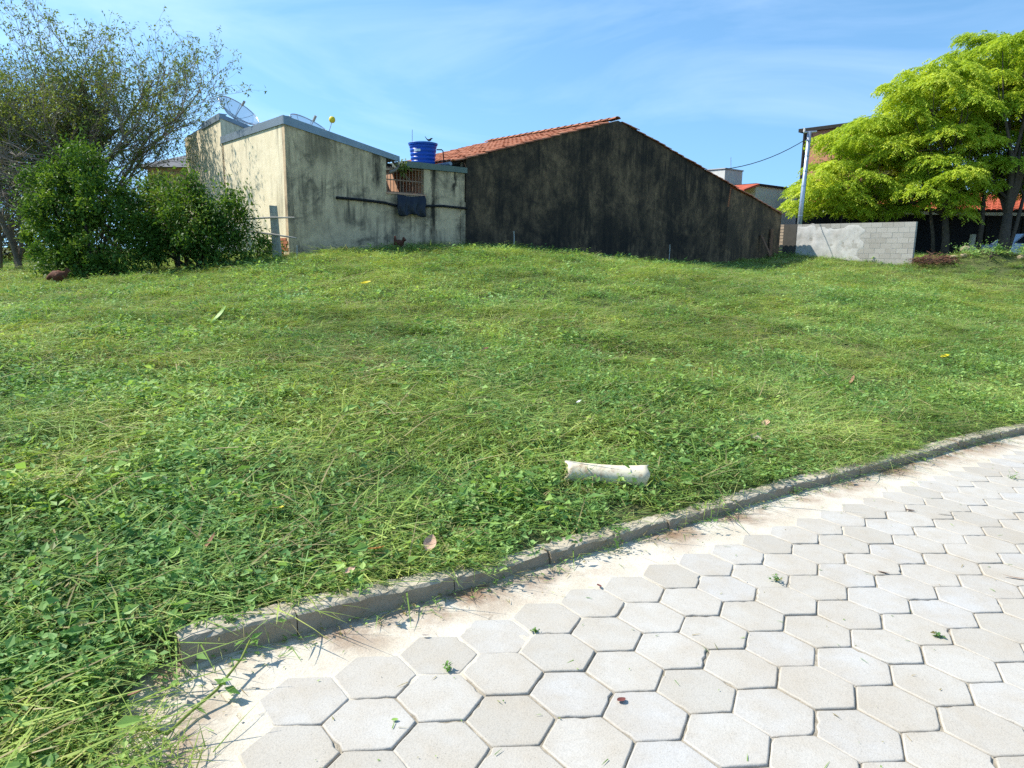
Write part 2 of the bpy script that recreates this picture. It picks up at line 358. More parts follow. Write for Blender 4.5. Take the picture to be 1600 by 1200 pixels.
def hex_mesh(k):
    r_ = random.Random(k); n = 5; R = (S_ - 0.0045) / math.sqrt(3); rim = []
    for c in range(6):
        a0 = math.pi / 6 + c * math.pi / 3; a1 = a0 + math.pi / 3
        p0 = Vector((math.cos(a0), math.sin(a0))) * R; p1 = Vector((math.cos(a1), math.sin(a1))) * R
        for q in range(n):
            t = q / n; p = p0.lerp(p1, t)
            chip = r_.uniform(0, .0016) + (0.0012 if q == 0 else 0) + (r_.uniform(.003, .010) if r_.random() < 0.05 else 0)
            rim.append(p * (1 - chip / R))
    m = len(rim); v = []; f = []
    for s, z in ((1.0, -.05), (1.0, -.005), (0.985, -.0010), (0.955, 0.0)):
        v += [(p.x * s, p.y * s, z + (r_.uniform(-.0012, .0004) if -.006 <= z < 0 else 0)) for p in rim]
    for l in range(3):
        for q in range(m): f.append((l * m + q, l * m + (q + 1) % m, (l + 1) * m + (q + 1) % m, (l + 1) * m + q))
    f.append(tuple(3 * m + q for q in range(m)))
    me = bpy.data.meshes.new('paver'); me.from_pydata(v, [], f); me.materials.append(PAVER)
    me.polygons.foreach_set('use_smooth', [i < 3 * m and i >= m for i in range(len(f))]); me.update(); return me
HEX = [hex_mesh(k) for k in range(6)]
cells = []
for i in range(-40, 130):
    for j in range(-70, 70):
        x, y = cell(i, j)
        if -2 < x < 24 and -1.5 < y < 16: cells.append((x, y))
cells = np.array(cells); cd = sdist(cells[:, 0], cells[:, 1])
keep = (cd < -0.31 - 0.02 * rng.standard_normal(len(cells)).clip(-1, 1)); cells = cells[keep]
rel = np.c_[cells, cells[:, 0] * SX] - CAMP; dep = rel @ FW; px_ = 800 + FPX * (rel @ RT) / np.maximum(dep, .05); py_ = 600 - FPX * (rel @ UP) / np.maximum(dep, .05)
vis = (dep > 0.2) & (px_ > -120) & (px_ < 1720) & (py_ < 1330)
near = np.argsort(np.where(vis, dep, 1e6)); nvis = int(vis.sum()); solo = set(near[:min(300, nvis)].tolist())
rest_v, rest_f = [], []; tilt = math.atan(SX)
print('pavers in view', nvis, 'all', len(cells))
for q, (x, y) in enumerate(cells):
    rot = Matrix.Rotation(-tilt, 4, 'Y') @ Matrix.Rotation(rnd.gauss(0, .004), 4, 'X') @ Matrix.Rotation(rnd.gauss(0, .004), 4, 'Y') @ Matrix.Rotation(YAW + math.pi / 3 * rnd.randrange(6) + rnd.gauss(0, .008), 4, 'Z')
    mw = Matrix.Translation((x + rnd.gauss(0, .0012), y + rnd.gauss(0, .0012), SX * x + rnd.gauss(0, .0012))) @ rot
    me = HEX[rnd.randrange(6)]
    if q in solo:
        o = bpy.data.objects.new('paver', me); COL.objects.link(o); o.parent = pave; o.matrix_world = mw; o.matrix_basis = mw
    else:
        k = len(rest_v); n6 = [mw @ Vector((math.cos(math.pi / 6 + c * math.pi / 3) * (S_ - .008) / 1.7320508, math.sin(math.pi / 6 + c * math.pi / 3) * (S_ - .008) / 1.7320508, 0)) for c in range(6)]
        rest_v += [tuple(p) for p in n6] + [(p.x, p.y, p.z - .03) for p in n6]
        rest_f += [tuple(k + c for c in range(6))] + [(k + 6 + c, k + 6 + (c + 1) % 6, k + (c + 1) % 6, k + c) for c in range(6)]
if rest_v:
    b = MB(); b.v = rest_v; b.f = rest_f; b.mi = [0] * len(rest_f); b.build('paver_field', PAVER, pave, kind='stuff')

def frames(path):
    t = np.gradient(path, axis=0); t /= np.linalg.norm(t, axis=1)[:, None]; return t, np.stack([-t[:, 1], t[:, 0]], 1)
# mortar strip: a trowelled, slightly wavy sheet between kerb and pavers
i0 = np.argmin(((EP - EDGE[1]) ** 2).sum(1)); i1 = np.argmin(((EP - EDGE[-2]) ** 2).sum(1))
mp = EP[i0:i1]; mp = mp[np.r_[0:400, 400:len(mp):3]] if len(mp) > 400 else mp
t_, n_ = frames(mp); ds = np.r_[-0.10, np.arange(0, 0.80, 0.022)]
MX = mp[:, None, 0] - n_[:, None, 0] * ds; MY = mp[:, None, 1] - n_[:, None, 1] * ds
wav = 0.0014 * vnoise(MX, MY, 0.11, 3) + 0.0018 * vnoise(MX, MY, 0.35, 4)
edge_drop = 0.03 * np.clip((ds[None] - 0.50 - 0.06 * vnoise(MX, MY, 0.3, 5)) / 0.15, 0, 1)
MZ = SX * MX - 0.0045 + wav - edge_drop
a_, b_ = MX.shape; idx = np.arange(a_ * b_).reshape(a_, b_)
mf = np.stack([idx[:-1, :-1], idx[:-1, 1:], idx[1:, 1:], idx[1:, :-1]], -1).reshape(-1, 4)
me = nmesh('mortar_strip', np.stack([MX.ravel(), MY.ravel(), MZ.ravel()], 1), mf[:, ::-1], MORTAR, True)
na = me.attributes.new('near', 'FLOAT', 'POINT'); na.data.foreach_set('value', np.broadcast_to(np.clip(1.25 - np.abs(ds) / 0.24, 0, 1), MX.shape).astype(np.float32).ravel())
link('mortar_strip', me, kind='structure', label='cream mortar strip between the kerb and the pavers')

# kerb in cast segments
kerb = thing('kerb', 'low worn concrete kerb curving along the grass edge', 'kerb', (float(KP[0][0]), float(KP[0][1]), 0)); del kerb['category']; kerb['kind'] = 'structure'
arc = np.r_[0, np.cumsum(np.linalg.norm(np.diff(KP, axis=0), axis=1))]
cuts = [0.0, 0.42]
while cuts[-1] < arc[-1] - 1.2: cuts.append(cuts[-1] + rnd.uniform(0.55, 0.95))
t_, n_ = frames(KP)
for k in range(len(cuts) - 1):
    s0, s1 = cuts[k] + .003, cuts[k + 1] - .003; m = max(6, int((s1 - s0) / (0.035 if cuts[k] < 9 else .12))); ss = np.linspace(s0, s1, m)
    px = np.interp(ss, arc, KP[:, 0]); py = np.interp(ss, arc, KP[:, 1]); nxx = np.interp(ss, arc, n_[:, 0]); nyy = np.interp(ss, arc, n_[:, 1])
    jog = rnd.gauss(0, .006); dzj = rnd.gauss(0, .0045); v = []; f = []
    prof = [(0.0, -.10), (0.002, -.002), (0.004, .45), (0.006, .86), (0.016, 1.0), (0.05, 1.01), (0.085, 1.0), (0.125, .97), (0.128, -.1)]
    for q in range(m):
        h = float(kerb_h(ss[q])) + dzj + .004 * float(vnoise(ss[q], 3.3, .12)); zr = SX * px[q]
        for c, (dd, hh) in enumerate(prof):
            e = (.0028 * rnd.gauss(0, 1) if 1 < c < 7 else 0); ez = .0022 * rnd.gauss(0, 1) if c > 2 else 0
            if c in (3, 4) and rnd.random() < .07: e += rnd.uniform(.004, .012); ez -= rnd.uniform(.002, .008)
            z = zr + (hh * h if c not in (0, 8) else -.12) + ez
            v.append((px[q] + nxx[q] * (dd + e + jog), py[q] + nyy[q] * (dd + e + jog), z))
    w = len(prof)
    for q in range(m - 1):
        for c in range(w - 1): f.append((q * w + c, (q + 1) * w + c, (q + 1) * w + c + 1, q * w + c + 1))
    f.append(tuple(range(w - 1, -1, -1))); f.append(tuple((m - 1) * w + c for c in range(w)))
    b = MB(); b.add(v, f); b.build('kerb_segment', KERB, kerb)

# ------------------------------------------------------------------ building materials
def m_plaster(name, light, dark, grime, streak=0.5, amount=0.5, bump=0.3, patch=None, drips=()):
    """weathered render: mottled, mildew running down in streaks, damp foot"""
    t = NT(name); p = t.pos(); big = t.noise(p, 0.75, 7, 0.62, 0.4); med = t.noise(p, 2.6, 7, 0.65, 0.6); fine = t.noise(p, 28, 5, 0.7)
    col = t.mix(t.ramp(med, [(0.32, 0.0), (0.68, 1.0)]), dark, light)
    st = t.noise(t.mapv(p, (4.5, 4.5, 0.42)), 1.6, 7, 0.62, 0.25)
    k = t.math('MULTIPLY', t.ramp(st, [(0.44, 0.0), (0.62, 1.0)]), t.ramp(big, [(0.40, 0.0), (0.60, 1.0)]))
    col = t.mix(t.math('MULTIPLY', k, streak), col, grime)
    blot = t.math('MULTIPLY', t.ramp(t.noise(p, 1.5, 8, 0.7, 1.0), [(0.5, 0.0), (0.66, 1.0)]), amount); col = t.mix(blot, col, grime)
    if patch:
        pz = t.noise(t.mapv(p, (1, 1, .8)), .75, 10, .74, .5); col = t.mix(t.math('MULTIPLY', t.ramp(pz, [(.42, 0.0), (.58, 1.0)]), .8), col, patch)
        p2 = t.noise(t.mapv(p, (2.0, 2.0, .8)), 1.0, 9, .72, .9); col = t.mix(t.math('MULTIPLY', t.ramp(p2, [(.46, 0.0), (.60, 1.0)]), .6), col, patch)
        p3 = t.noise(p, 6, 8, .75, .8); col = t.mix(t.math('MULTIPLY', t.ramp(p3, [(.5, 0.0), (.62, 1.0)]), .5), col, patch)
    for (c_, w_, z0_, z1_, k_) in drips:
        ta_ = t.math('SUBTRACT', t.n('VectorMath', operation='DOT_PRODUCT', **{}).outputs['Value'], 0.0); dn = ta_.node.inputs[0].links[0].from_node
        t.set(dn.inputs[0], p); dn.inputs[1].default_value = (A2[0], A2[1], 0)
        off = t.math('ABSOLUTE', t.math('ADD', t.math('SUBTRACT', ta_, c_ + float(O2 @ A2)), t.math('MULTIPLY', t.math('SUBTRACT', t.noise(p, 3.5, 5, .6), .5), .35)))
        zz_ = t.n('SeparateXYZ', Vector=p).outputs[2]
        m_ = t.math('MULTIPLY', t.maprange(off, w_ * .4, w_, 1.0, 0.0), t.math('MULTIPLY', t.maprange(zz_, z0_, z0_ + .35), t.maprange(zz_, z1_, z1_ + .05, 1.0, 0.0)))
        m_ = t.math('MULTIPLY', m_, t.ramp(t.noise(t.mapv(p, (9, 9, 1.2)), 1.5, 6, .6), [(.3, .3), (.6, 1.0)])); col = t.mix(t.math('MULTIPLY', m_, .92), col, k_)
    col = t.mix(0.2, col, t.ramp(fine, [(0.3, 0.32), (0.65, 0.66)]), 'OVERLAY')
    t.color(col).rough(0.92).bump(t.math('ADD', fine, t.math('MULTIPLY', med, 2.5)), bump, 0.012); return t.m
P_CREAM = m_plaster('cream_plaster', (0.82, 0.71, 0.49), (0.74, 0.63, 0.42), (0.13, 0.12, 0.085), 0.55, amount=0.10)
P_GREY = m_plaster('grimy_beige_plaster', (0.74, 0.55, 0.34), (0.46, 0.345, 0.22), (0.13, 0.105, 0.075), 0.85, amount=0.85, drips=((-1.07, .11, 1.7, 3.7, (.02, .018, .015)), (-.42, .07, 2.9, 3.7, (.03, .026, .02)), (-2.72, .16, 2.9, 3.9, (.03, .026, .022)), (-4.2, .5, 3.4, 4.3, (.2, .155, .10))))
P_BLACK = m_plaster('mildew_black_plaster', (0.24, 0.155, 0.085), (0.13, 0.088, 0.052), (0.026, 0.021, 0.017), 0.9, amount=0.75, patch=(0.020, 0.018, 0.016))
P_BLACK2 = m_plaster('mildew_brown_plaster', (0.34, 0.215, 0.115), (0.19, 0.12, 0.07), (0.03, 0.024, 0.018), 0.85, amount=0.6, patch=(0.05, 0.04, 0.03))
P_PEACH = m_plaster('peach_plaster', (0.62, 0.36, 0.22), (0.52, 0.30, 0.19), (0.25, 0.17, 0.12), 0.3, amount=0.15)
P_WHITE = m_plaster('white_plaster', (0.72, 0.69, 0.63), (0.62, 0.60, 0.55), (0.30, 0.29, 0.27), 0.35, amount=0.15)
P_ORANGE = m_plaster('salmon_plaster', (0.50, 0.235, 0.135), (0.44, 0.20, 0.115), (0.30, 0.16, 0.10), 0.25, amount=0.1)
M_FLASH = simple('zinc_flashing', (0.235, 0.285, 0.33), 0.45, 0.15, 3, 0.05, 0.35)
M_FLASHG = simple('green_grey_fascia', (0.135, 0.17, 0.145), 0.6, 0.2, 3, 0.1)
M_BRICK = simple('red_brick', (0.36, 0.135, 0.065), 0.9, 0.3, 14, 0.4)
M_WOOD = simple('grey_wood', (0.23, 0.19, 0.15), 0.9, 0.35, 9, 0.4)
M_WOODB = simple('brown_board', (0.19, 0.105, 0.065), 0.9, 0.35, 9, 0.4)
M_POST = simple('weathered_concrete_post', (0.40, 0.375, 0.31), 0.9, 0.3, 12, 0.5)
M_BAR = simple('rusty_bar', (0.30, 0.19, 0.13), 0.7, 0.4, 20, 0.2)
M_DARK = simple('dark_timber', (0.03, 0.027, 0.024), 0.9, 0.3, 6, 0.3)
_t = NT('ivory_pvc'); _p = _t.objc(); _c = _t.ramp(_t.noise(_p, 3, 6), [(.3, (.70, .60, .41)), (.7, (.80, .72, .54))])
_d = _t.math('MULTIPLY', _t.ramp(_t.noise(_p, 13, 7, .7, .6), [(.52, 0.0), (.66, 1.0)]), .75); _c = _t.mix(_d, _c, (.34, .21, .12))
_c = _t.mix(_t.math('GREATER_THAN', _t.noise(_p, 75, 3, .6), .68), _c, (.22, .15, .10)); _t.color(_c).rough(.55).bump(_t.noise(_p, 30, 5), .2, .004); M_PVC = _t.m
M_CABLE = simple('black_hose', (0.012, 0.012, 0.014), 0.6, 0.3, 10, 0.1)
M_STEEL = simple('galvanised_steel', (0.42, 0.47, 0.53), 0.38, 0.12, 5, 0.03, 0.75)
M_TANK = simple('blue_polyethylene', (0.008, 0.075, 0.42), 0.35, 0.10, 3, 0.03)
M_LID = simple('pale_blue_lid', (0.10, 0.25, 0.55), 0.4, 0.12, 3, 0.05)
M_SHEET = simple('black_plastic_sheet', (0.018, 0.022, 0.034), 0.38, 0.3, 10, 0.3)
M_GLASS = simple('dark_window_glass', (0.02, 0.026, 0.035), 0.08, 0.1, 3, 0)
def m_tile(name, c0, c1, c2):
    t = NT(name); p = t.pos(); r = t.n('ObjectInfo').outputs['Random']; f = t.noise(p, 3.4, 6, 0.65)
    v = t.n('TexVoronoi', Vector=p, Scale=3.2).outputs['Color']; v = t.n('SeparateXYZ', Vector=v).outputs[0]
    c = t.ramp(t.math('ADD', t.math('MULTIPLY', f, 0.6), t.math('MULTIPLY', v, 0.35)), [(0.2, c0), (0.5, c1), (0.75, c2)])
    c = t.mix(t.math('MULTIPLY', t.maprange(t.noise(p, 9, 5, 0.7), 0.52, 0.7), 0.6), c, (0.07, 0.05, 0.04))
    t.color(c).rough(0.9).bump(t.noise(p, 40, 4), 0.3, 0.01); return t.m
M_TILE = m_tile('clay_roof_tile', (0.24, 0.085, 0.045), (0.42, 0.155, 0.08), (0.50, 0.23, 0.13))
M_TILE2 = m_tile('red_roof_tile', (0.34, 0.07, 0.035), (0.46, 0.10, 0.05), (0.50, 0.14, 0.08))

# ------------------------------------------------------------------ beige house on the corner of the lot
TC = -5.03                                   # corner of the house along the front line
h = thing('beige_house', 'beige plastered house with grey metal roof edging, sunlit side wall and shaded grimy front', 'house', lot(TC, 0, 1.3))
b = MB(); b.lbox(TC, -2.47, 0.0, 0.14, 0.4, 4.30, 3.775); b.build('front_wall', P_GREY, h, label='shaded front wall with grey mildew')
b = MB(); b.lbox(TC + .002, TC + .14, 0.142, 4.1, 0.4, 4.28); b.build('side_wall', P_CREAM, h, label='sunlit cream side wall')
b = MB(); b.lbox(-2.61, -2.472, 0.142, 4.1, 0.4, 3.70); b.build('inner_side_wall', P_PEACH, h)
b = MB(); b.lbox(TC + .002, -2.5, 3.96, 4.098, 0.4, 4.25, 3.7); b.build('back_wall', P_GREY, h)
# metal roof sheet with corrugations falling to the right
b = MB(); nc = 60
for k in range(nc):
    t0, t1 = 0.05 + 4.0 * k / nc, 0.05 + 4.0 * (k + 1) / nc; z = 0.02 * (k % 2)
    b.add([lot(TC + .05, t0, 4.33 + z), lot(-2.10, t0, 3.735 + z), lot(-2.10, t1, 3.735 + .02 - z), lot(TC + .05, t1, 4.33 + .02 - z)], [(0, 1, 2, 3)])
b.build('roof_sheet', M_FLASH, h)
b = MB()
z0, z1 = 4.30, 3.715
for (i, (q0, q1)) in enumerate(((-.03, .012),)):
    b.box8([lot(TC - .03, -.035, z0 - .03), lot(-2.10, -.035, z1 - .0), lot(-2.10, .0 - .003, z1 - .0), lot(TC - .03, -.003, z0 - .03), lot(TC - .03, -.035, z0 + .155), lot(-2.10, -.035, z1 + .13), lot(-2.10, .2, z1 + .13), lot(TC - .03, .2, z0 + .155)])
b.build('front_flashing', M_FLASH, h)
b = MB(); b.box8([lot(TC - .032, .003, 4.275), lot(TC - .003, .003, 4.275), lot(TC - .003, 4.10, 4.265), lot(TC - .032, 4.10, 4.265), lot(TC - .032, .003, 4.452), lot(TC + .2, .003, 4.452), lot(TC + .2, 4.10, 4.44), lot(TC - .032, 4.10, 4.44)])
b.build('side_flashing', M_FLASH, h)
b = MB(); b.tube([lot(-2.42, -.06, 3.44), lot(-2.25, -.06, 3.50), lot(-2.13, -.02, 3.60), lot(-2.12, .1, 3.70)], .035, 8); b.build('drain_pipe', M_WOOD, h)
for k in range(3): b = MB(); b.lbox(-2.46, -2.12, .3 + k * .7, .36 + k * .7, 3.58, 3.74, 3.68); b.build('rafter', M_DARK, h)
# bare bricks where the plaster fell from the corner foot
for r in range(6):
    for c in range(2):
        if rnd.random() < .85:
            w = 0.19; z = 1.36 + r * .075; t0 = 0.05 + c * .2 + (r % 2) * .08
            b = MB(); b.lbox(TC - .018, TC + .001, t0, t0 + w, z, z + .06); b.build('brick', M_BRICK, h)
# rear, taller block of the same house
TB2 = 4.11; r2, _ = onfront(398, 190, TB2)
b = MB(); b.lbox(TC, r2 + 1.2, TB2, TB2 + .14, 0.6, 4.93, 4.93 - .29 * (r2 + 1.2 - TC)); b.build('rear_block_front', P_CREAM, h)
b = MB(); b.box8([lot(TC, TB2 + .142, .6), lot(TC + .14, TB2 + .142, .6), lot(TC + .14, 7.25, .6), lot(TC, 7.25, .6), lot(TC, TB2 + .142, 4.93), lot(TC + .14, TB2 + .142, 4.93), lot(TC + .14, 7.25, 4.73), lot(TC, 7.25, 4.73)]); b.build('rear_block_side', P_CREAM, h)
b = MB(); b.lbox(TC + .15, r2 + 1.2, 7.11, 7.25, 0.6, 4.7, 4.2); b.build('rear_block_back', P_GREY, h)
zz = 4.93; e = r2 + 1.2
b = MB(); b.box8([lot(TC - .03, TB2 - .035, zz - .01), lot(e, TB2 - .035, zz - .01 - .29 * (e - TC)), lot(e, TB2 - .003, zz - .01 - .29 * (e - TC)), lot(TC - .03, TB2 - .003, zz - .01),
                  lot(TC - .03, TB2 - .035, zz + .10), lot(e, TB2 - .035, zz + .10 - .29 * (e - TC)), lot(e, TB2 + .2, zz + .10 - .29 * (e - TC)), lot(TC - .03, TB2 + .2, zz + .10)]); b.build('rear_block_flashing', M_FLASH, h)
b = MB(); b.box8([lot(TC - .032, TB2 + .003, zz - .06), lot(TC - .003, TB2 + .003, zz - .06), lot(TC - .003, 5.6, zz - .14), lot(TC - .032, 5.6, zz - .14), lot(TC - .032, TB2 + .003, zz + .105), lot(TC + .2, TB2 + .003, zz + .105), lot(TC + .2, 5.6, zz + .02), lot(TC - .032, 5.6, zz + .02)])
b.build('rear_block_side_flashing', M_FLASH, h)
b = MB(); b.box8([lot(TC + .01, TB2 + .21, zz), lot(e, TB2 + .21, zz - .29 * (e - TC)), lot(e, 7.3, zz - .2 - .29 * (e - TC)), lot(TC + .01, 7.3, zz - .2), lot(TC + .01, TB2 + .21, zz + .03), lot(e, TB2 + .21, zz + .03 - .29 * (e - TC)), lot(e, 7.3, zz - .17 - .29 * (e - TC)), lot(TC + .01, 7.3, zz - .17)]); b.build('rear_roof', M_FLASH, h)

# ------------------------------------------------------------------ patio section with the barred opening
h2 = thing('patio_wall', 'grimy grey wall section with barred opening under the blue tank', 'wall', lot(-1.3, 0, 1.5))
WL, WR, WS, WT = -2.466, -1.36, 2.93, 3.66
b = MB(); b.lbox(WL, WR, 0.012, 0.15, 0.5, WS); b.build('lower_wall', P_GREY, h2)
b = MB(); b.lbox(WR, -0.075, 0.010, 0.152, 0.5, 3.60); b.build('pier_wall', P_GREY, h2)
b = MB(); b.lbox(-0.21, -0.06, -0.012, 0.0085, 0.5, 2.85); b.build('pilaster', P_GREY, h2)
b = MB(); b.lbox(WL - .02, WR + .03, -.02, 0.16, WS - .001 + .003, WS + .04); b.build('sill', P_PEACH, h2)
b = MB(); b.lbox(-1.95, -0.03, -0.05, 1.6, 3.605, 3.76, 3.745); b.build('roof_slab', M_FLASHG, h2)
b = MB(); b.lbox(WR, WR + .12, 0.154, 2.2, 1.6, 3.60); b.build('inner_jamb_wall', P_PEACH, h2)
b = MB(); b.lbox(WL, WR, 2.205, 2.33, 1.6, 3.9); b.build('patio_back_wall', P_PEACH, h2)
b = MB(); b.lbox(WL + .18, WL + .60, 2.19, 2.203, 1.65, 3.3); b.build('patio_door', M_DARK, h2)
b = MB(); b.lbox(WL, WR, 0.155, 2.2, 1.6, 1.68); b.build('patio_floor', P_WHITE, h2)
gr = MB(); gr.lbox(WL + .01, WR - .01, .05, .075, 3.27, 3.295); gr.lbox(WL + .01, WR - .01, .05, .075, 2.98, 3.0); gr.lbox(WL + .01, WR - .01, .05, .075, 3.56, 3.58)
grille = gr.build('window_grille', M_BAR, h2)
for k in range(12):
    t0 = WL + .05 + k * (WR - WL - .1) / 11; b = MB(); b.tube([lot(t0, .045, 2.965), lot(t0, .045, 3.60)], .0085, 5); b.build('bar', M_BAR, grille)
b = MB(); b.tube([lot(-2.1, .3, 3.75), lot(-1.55, .35, 3.3)], .03, 6); b.build('brace_pole', M_WOOD, h2)
# foliage tuft peeping from the eave over the opening is a separate plant below
hs = [onfront(524, 309), onfront(560, 312), onfront(600, 317), onfront(622, 323), onfront(650, 322), onfront(690, 322), onfront(728, 326)]
b = MB(); b.tube([lot(a, -.05, z) for a, z in hs], .032, 7)
b.build('black_hose', M_CABLE, smooth=True, label='thick black hose running along the grimy walls below the barred opening', category='hose')
# sheet of dark plastic draped over the hose
n1, n2 = 22, 18; v = []; a0, zt = onfront(617, 303); a1, zb = onfront(660, 338)
for j in range(n2):
    for i in range(n1):
        u, w = i / (n1 - 1), j / (n2 - 1); z = zt + (zb - zt) * w
        sag = .035 * math.sin(u * 17 + 1.5 * math.sin(w * 3)) * (.4 + .8 * w) + .02 * math.sin(u * 41 + w * 5)
        z -= .05 * math.sin(u * math.pi) * (1 - w) + .03 * math.sin(u * 9) * w
        v.append(lot(a0 + (a1 - a0) * u + .01 * math.sin(w * 7), -.10 - .05 * math.sin(min(w * 2.2, 1) * math.pi * .5) + sag, z))
f = [(j * n1 + i, j * n1 + i + 1, (j + 1) * n1 + i + 1, (j + 1) * n1 + i) for j in range(n2 - 1) for i in range(n1 - 1)]
b = MB(); b.add(v, f); o = b.build('plastic_sheet', M_SHEET, smooth=True, label='dark blue-black plastic sheet hung over the hose under the barred opening', category='sheet')
o.modifiers.new('thick', 'SOLIDIFY').thickness = .006

# water tank on the slab
ta, _ = onfront(661, 235, 0.75); tcx = lot(ta, .75, 0); z0 = 3.80
tk = thing('water_tank', 'round blue plastic water tank on the slab above the barred opening', 'water tank', (tcx[0], tcx[1], z0))
b = MB(); R = .36
prof = [(R * .84, 0)]
for k in range(5):
    z = .03 + k * .1; rr = R * (.84 + .15 * z / .5); prof += [(rr, z), (rr + .012, z + .02), (rr + .012, z + .055), (rr, z + .075)]
prof += [(R * 1.0, .5), (R * 1.07, .505), (R * 1.07, .535), (R, .54)]
b.lathe(prof, 36, (tcx[0], tcx[1], z0)); b.build('tank_body', M_TANK, tk, smooth=False)
b = MB(); b.lathe([(R * 1.09, .541), (R * 1.09, .556), (R * .9, .575), (R * .5, .60), (.02, .605)], 36, (tcx[0], tcx[1], z0)); b.build('lid', M_LID, tk, smooth=True)
b = MB(); b.tube([(tcx[0] + .36, tcx[1] - .02, z0 + .40), (tcx[0] + .50, tcx[1] - .02, z0 + .40), (tcx[0] + .53, tcx[1] - .02, z0 + .37), (tcx[0] + .56, tcx[1] - .02, z0 + .02)], .016, 6); b.build('overflow_pipe', M_CABLE, tk)
b = MB(); b.tube([(tcx[0] - .30, tcx[1] + .1, z0 + .5), (tcx[0] - .295, tcx[1] + .1, z0 + .92)], .010, 5); b.build('vent_pipe', M_STEEL, tk)
b = MB(); b.lbox(ta - .42, ta + .42, .35, 1.15, 3.765, 3.797); b.build('base_board', M_WOOD, tk)
lv = []; lf = []
for i in range(7):
    a = math.radians(236 + i * 5); lv += [(tcx[0] + (R * .955 + .012) * math.cos(a), tcx[1] + (R * .955 + .012) * math.sin(a), z0 + .315), (tcx[0] + (R * .97 + .012) * math.cos(a), tcx[1] + (R * .97 + .012) * math.sin(a), z0 + .375)]
    if i: lf.append((2 * i - 2, 2 * i, 2 * i + 1, 2 * i - 1))
b = MB(); b.add(lv, lf); b.build('pale_label_strip', simple('label_white', (.62, .72, .8), .5, .3, 40, 0), tk)
# bird on the lid
bx, by, bz = tcx[0] + .17, tcx[1] - .05, z0 + .60
b = MB(); b.tube([(bx - .11, by, bz + .13), (bx - .06, by, bz + .06), (bx - .02, by, bz + .035), (bx + .03, by, bz + .045), (bx + .055, by, bz + .075), (bx + .075, by, bz + .078), (bx + .10, by, bz + .074)], [.006, .012, .026, .030, .020, .016, .002], 8)
b.tube([(bx, by - .01, bz + .02), (bx + .005, by - .01, bz - .005)], .003, 4); b.tube([(bx, by + .01, bz + .02), (bx + .005, by + .01, bz - .005)], .003, 4)
b.build('bird', M_DARK, smooth=True, label='small dark bird perched on the lid of the blue tank', category='bird')

# ------------------------------------------------------------------ long house with mildew-black gable wall
h3 = thing('gabled_house', 'long house with mildew-blackened gable wall and red clay tile roof', 'house', lot(6, 0, 1.2))
g = [(-.055, .3), (11.98, .3), (12.10, 4.13), (5.83, 5.66), (-.055, 3.98)]
def slab(poly, tb0, tb1):
    n = len(poly); b = MB(); b.add([lot(a, tb0, z) for a, z in poly] + [lot(a, tb1, z) for a, z in poly], [tuple(range(n)), tuple(range(2 * n - 1, n - 1, -1))] + [(i, n + i, n + (i + 1) % n, (i + 1) % n) for i in range(n)]); return b
slab(g, -.03, .13).build('gable_wall', P_BLACK, h3, label='black mildewed gable wall')
slab([(11.99, .3), (15.85, .3), (15.87, 3.35), (12.11, 4.06)], .0, .14).build('lean_to_wall', P_BLACK2, h3, label='browner lower wall past the vertical joint')
for k in range(9):      # bare brick edging seen at the step between the walls
    b = MB(); b.lbox(12.00 + .012 * k, 12.085 + .012 * k, -.033, -.001, 3.35 + k * .075, 3.41 + k * .075); b.build('brick', M_BRICK, h3)
DEP = 6.6
b = MB(); b.lbox(-.05, .09, .132, DEP, .3, 3.9); b.build('left_wall', P_GREY, h3)
b = MB(); b.lbox(15.7, 15.85, .142, DEP, .3, 3.3); b.build('right_wall', P_GREY, h3)
slab(g, DEP - .14, DEP).build('rear_gable', P_GREY, h3)
SL = (5.66 - 3.98) / 5.885; SR = (5.66 - 4.13) / 6.27
def roof_z(a): return 5.645 - SL * (5.83 - a) if a < 5.83 else (5.645 - SR * (a - 5.83))
b = MB(); b.box8([lot(-.45, .16, roof_z(-.45) - .07), lot(5.83, .16, 5.575), lot(5.83, DEP, 5.575), lot(-.45, DEP, roof_z(-.45) - .07), lot(-.45, .16, roof_z(-.45) - .02), lot(5.83, .16, 5.625), lot(5.83, DEP, 5.625), lot(-.45, DEP, roof_z(-.45) - .02)]); b.build('roof_deck', M_DARK, h3)
b = MB(); b.box8([lot(5.835, .16, 5.575), lot(15.95, .16, roof_z(15.95) - .07), lot(15.95, DEP, roof_z(15.95) - .07), lot(5.835, DEP, 5.575), lot(5.835, .16, 5.625), lot(15.95, .16, roof_z(15.95) - .02), lot(15.95, DEP, roof_z(15.95) - .02), lot(5.835, DEP, 5.625)]); b.build('roof_deck', M_DARK, h3)
def tile_shape(L=.42, W=.20, H=.055):
    v = []; n = 6
    for s in (0, 1):
        for k in range(n + 1):
            a = math.pi * k / n; w = W * (.52 if s == 0 else .46); v.append((L * s, -math.cos(a) * w, math.sin(a) * H + (.028 if s == 0 else 0)))
    for s in (0, 1):
        for k in range(n + 1):
            a = math.pi * k / n; w = W * (.52 if s == 0 else .46) - .014; v.append((L * s, -math.cos(a) * w, math.sin(a) * (H - .014) + (.028 if s == 0 else 0)))
    m = n + 1; f = []
    for k in range(n): f += [(k, k + 1, m + k + 1, m + k), (2 * m + k, 3 * m + k, 3 * m + k + 1, 2 * m + k + 1), (k, 2 * m + k, 2 * m + k + 1, k + 1)]
    return v, f
tv, tf = tile_shape(); b = MB(); b.add(tv, tf); TME = b.mesh('roof_tile', M_TILE)
